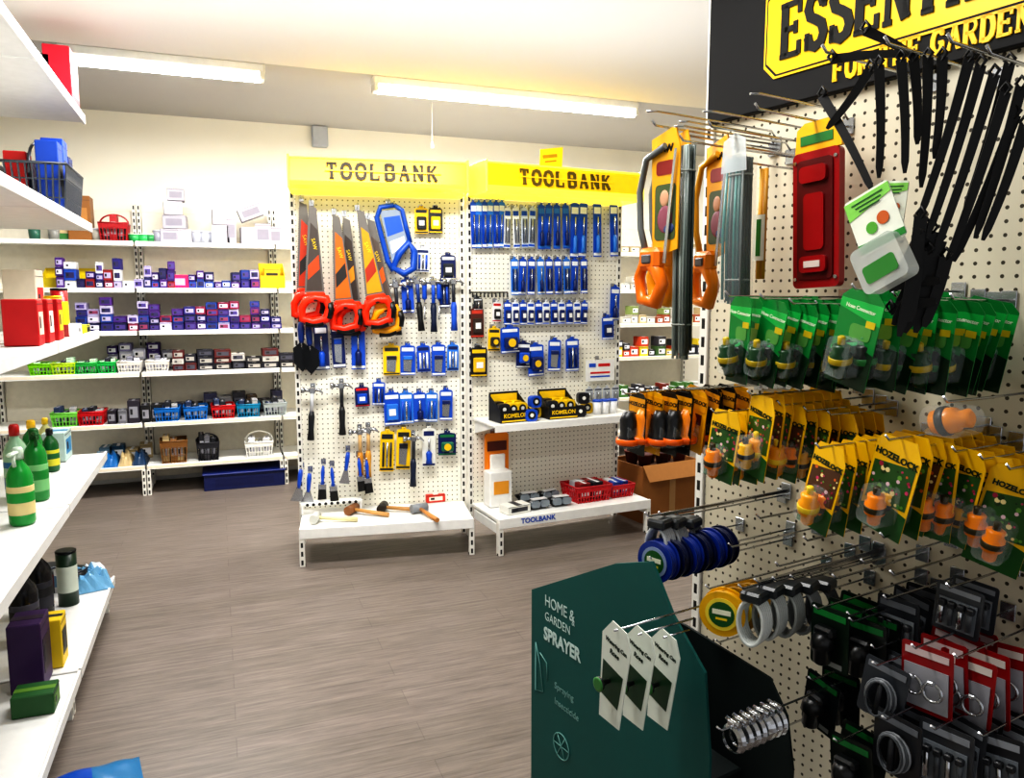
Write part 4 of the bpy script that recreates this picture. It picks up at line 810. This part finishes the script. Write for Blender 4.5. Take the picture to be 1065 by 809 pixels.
for px,py,y,c in((790,612,-.38,'#d0d4d0'),(806,606,-.34,'#b0b4b0'),(824,604,-.29,'#9ca09c'),(842,602,-.24,'#8c9090'),(692,538,-.4,'#b8bcc0'),(706,537,-.36,'#94989c'),(722,537,-.3,'#6c7076'),(860,600,-.18,'#4a4d50')):
    x,z=ql(px,py,y); thing("clear_tubing_coil",coilpack(c),Q@T(x,y,z)@RZ(15),"coil of plastic tubing on a peg hook","tubing coil","plastic tubing coils")
    hook(Q,x,z+.008,round(-y+.06,2),GH)
GREY=mat('#4e5256',.3); LG=mat('#8c9094',.3)
@lru_cache(None)
def clampack(w,h,c,cl,v):
    b=B(); b.prism(rrect(w,h,.006,0,-h/2),0,-.002,mat(c,.3)); b.box((0,-.003,-h*.12),(w*.85,.001,h*.1),mat(cl,.35))
    t=B()
    if v==0:
        for i in range(2): t.tube([(x+(i-.5)*w*.4,-.012-.004*i,z_) for x,z_ in arc(0,-h*.6,w*.18,0,350,16)],.003,STEEL,6,True); t.box(((i-.5)*w*.4,-.02,-h*.6+w*.2),(.012,.01,.008),STEEL,.002)
        t.box((0,-.004,-h*.62),(w*.86,.002,h*.62),mat('#9a9aa0',.4))
    elif v==1:
        m=mat('#101214',.35); t.box((0,-.014,-h*.36),(w*.5,.022,h*.16),m,.005); t.lathe([(.012,-.03),(.016,-.026),(.016,.0),(.022,.004),(.02,.02),(.012,.03)],m,(0,-.022,-h*.62),14); t.tube([(-w*.25,-.012,-h*.4),(-w*.3,-.014,-h*.7),(-w*.1,-.012,-h*.9)],.005,GREY,6)
        t.box((w*.1,-.0035,-h*.9),(w*.5,.001,h*.08),mat('#9ca09c',.4))
    elif v==2:
        for i in range(4): t.tube([(x,-.008-.004*i,z_) for x,z_ in arc(0,-h*.58,w*(.34-.03*i),0,350,18,h*.3)],.0025,(LG,GREY)[i%2],5,True)
        t.tube([(0,-.014,-h*.3),(0,-.016,-h*.86)],.006,DARK,6)
    else:
        t.box((0,-.004,-h*.6),(w*.8,.002,h*.6),mat('#7c8288',.3))
        for i in range(4): t.tube([(-w*.3+i*w*.2,-.01,-h*.35),(-w*.3+i*w*.2,-.01,-h*.82)],.005,(CHROME,GREY)[i%2],8); t.box((-w*.3+i*w*.2,-.01,-h*.4),(.013,.012,.012),DARK,.002)
    return [("card",b.mesh()),("contents",t.mesh())]
for px,py,y,w_,h_,c,cl,v,n in((864,632,-.3,.085,.12,'#0c2014','#1a7a38',1,3),(900,645,-.26,.085,.115,'#141816','#1a6a34',1,3),(935,622,-.2,.085,.12,'#2a2d32','#6a6e74',3,3),(925,690,-.3,.08,.11,'#3a3e44','#7a7e84',2,2),(858,705,-.3,.08,.11,'#10181a','#1a6a34',1,2),
   (965,672,-.27,.09,.12,'#8c1016','#c8b8b8',0,4),(1008,682,-.22,.09,.13,'#941216','#d8d0c8',0,3),(1000,610,-.18,.08,.09,'#3a3d42','#8a8e94',3,2),
   (935,745,-.32,.09,.11,'#24262a','#6a6e74',2,3),(985,755,-.28,.09,.12,'#3a3c40','#8a8e94',3,3),(1034,762,-.22,.09,.12,'#2a2c30','#9a9ea4',3,3),(885,768,-.34,.09,.11,'#101814','#1a6a34',1,2)):
    x,z=ql(px,py,y)
    for k in range(n): thing("accessory_pack",clampack(w_,h_,c,cl,v),Q@T(x,y+.05*k,z)@RZ(R.uniform(-10,10))@RY(R.uniform(-6,8)),("carded hose clip pack with red backing","dark carded garden accessory on a hook","carded grey wire hank on a hook","clear packet of silver fittings on hook")[v],"accessory pack","garden accessory packs on hooks")
    hook(Q,x,z+.004,round(-y+.05,2),GH)
@lru_cache(None)
def hoseclip():
    b=B(); b.tube([(x,0,z_) for x,z_ in arc(0,0,.024,0,350,22)],.007,CHROME,4,True,None,.25); b.box((0,0,.029),(.018,.014,.011),CHROME,.002); b.cyl((-.016,0,.031),(.016,0,.031),.0045,CHROME,seg=8); return b.mesh()
x,z=ql(762,768,-.56)
for k in range(7): thing("hose_clip",hoseclip(),Q@T(x,-.56+.018*k,z)@RZ(R.uniform(-8,8)),"bright steel worm-drive hose clip","hose clip","loose hose clips on hook")
hook(Q,x,z+.022,.6,GH)
for px,py in((820,560),(850,548),(900,565),(960,575),(990,560),(1020,570),(930,540),(860,585),(770,545),(975,610),(880,520),(1010,535),(905,600),(835,640),(1000,640),(940,650),(990,700),(900,720)): 
    x,z=ql(px,py,0); hook(Q,x,z,.3,GH,False)
# ------------------------------------------------------------ teal floor display
TL=mat('#0b5652',.55,0,0,1,.08,4.0); TEAL_SHADE=mat('#031413',.6)  # the near-black one has shade put into its colour
def P(px,py,y=-.5): return ql(px,py,y)
top=[P(553,613),P(640,586),P(678,584),P(700,640),P(733,700),P(738,788)]
poly=[(top[0][0],0)]+top+[(top[-1][0],0)]
b=B(); b.prism(poly,-.5,-.494,TL)
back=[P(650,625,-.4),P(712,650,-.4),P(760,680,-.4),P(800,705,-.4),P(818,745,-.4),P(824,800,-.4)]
shade_bk=B().prism([(back[0][0],0)]+back+[(back[-1][0],0)],-.4,-.394,mat('#031413',.7))  # near-black sheet paints the shade at the right of the teal panel
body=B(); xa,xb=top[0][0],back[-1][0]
body.box(((xa+top[-1][0])/2,-.445,.28),(top[-1][0]-xa-.01,.09,.56),TEAL_SHADE,.004); body.box(((top[-1][0]+xb)/2,-.445,.22),(xb-top[-1][0],.08,.44),TEAL_SHADE,.004)  # body coloured near-black as painted shade behind the panel
t=B()
for (s,px,py,sz,bo) in(("HOME &",567,624,.040,.0),("GARDEN",567,640,.032,-.0003),("&",595,647,.022,-.0003),("SPRAYER",566,658,.046,.0014)):
    x,z=P(px,py); t.text(s,sz,mat('#c8dcd8',.5),T(x,-.5012,z)@Matrix.Diagonal((.85,1,1,1)),bo,.0005,'LEFT')
for (s,px,py) in(("Spraying",577,712),("Insecticide",577,728)):
    x,z=P(px,py); t.text(s,.024,mat('#7aa49e',.5),T(x,-.5012,z),0,.0005,'LEFT')
LN=mat('#6a9f98',.5)
x,z=P(562,690); t.tube([(x-.02,-.5015,z+.05),(x,-.5015,z-.0),(x+.015,-.5015,z-.07),(x-.02,-.5015,z-.08),(x-.02,-.5015,z+.05)],.0014,LN,5); t.tube([(x,-.5015,z+.03),(x+.03,-.5015,z+.015),(x+.035,-.5015,z-.03)],.0014,LN,5)
x,z=P(584,776); t.tube([(x+a,-.5015,z+c_) for a,c_ in arc(0,0,.033,0,350,20)],.0016,LN,5,True)
for a in(0,60,120): t.tube([(x+.033*math.cos(rad(a)),-.5015,z+.033*math.sin(rad(a))),(x-.033*math.cos(rad(a)),-.5015,z-.033*math.sin(rad(a)))],.0014,LN,5)
thing("cardboard_floor_display",[("front_panel",b.mesh(),None,"teal cardboard panel with white print",[("lettering",t.mesh())]),("back_panel",shade_bk.mesh()),("shaded_box_body",body.mesh())],Q,"teal cardboard sprayer display on the floor","floor display")  # back_panel here is the near-black sheet standing in for shade
@lru_cache(None)
def rosepack():
    w_,h_=.08,.185
    b=B(); b.prism([(-w_*.3,-h_),(w_*.42,-h_+.005),(w_/2,-.02),(w_*.3,.01),(-w_*.2,.014),(-w_/2,-.02)],0,-.002,mat('#dce2d8',.3))
    b.prism([(-w_*.3,-h_*.74),(w_*.3,-h_*.78),(w_*.36,-h_*.42),(-w_*.36,-h_*.38)],-.0021,-.0028,mat('#1c3c24',.35)); b.text("Watering Can",.0105,mat('#122a1a',.4),T(.002,-.003,-.028)@RY(4),.0003,.0003); b.text("Rose",.013,mat('#122a1a',.4),T(0,-.003,-.045)@RY(4),.0003,.0003)
    r=B(); r.lathe([(.01,0),(.012,.03),(.032,.05),(.034,.056),(.0,.06)],mat('#121614',.35),seg=18,X=T(-.005,-.004,-h_*.55)@RX(90)@Matrix.Scale(.4,4)); r.lathe([(.0132,0),(.0136,.002),(.010,.003)],mat('#3a7a3a',.4),seg=18,X=T(-.005,-.028,-h_*.55)@RX(90))
    return [("card",b.mesh()),("rose_head",r.mesh())]
for k,(px,py,y) in enumerate(((643,657,-.70),(668,661,-.63),(694,664,-.56))):
    x,z=ql(px,py,y); thing("watering_can_rose_pack",rosepack(),Q@T(x,y,z)@RY(8),"white and green carded watering can rose","watering can rose","watering can rose packs")
    thing("display_hook",B().tube([(0,-.01,.004),(0,(y+.5)*-1-.002,.004)],.002,CHROME,6).mesh(),Q@T(x,y,z),"short chrome hook on the teal display","display hook","hooks on teal display")
bpy.context.view_layer.update()
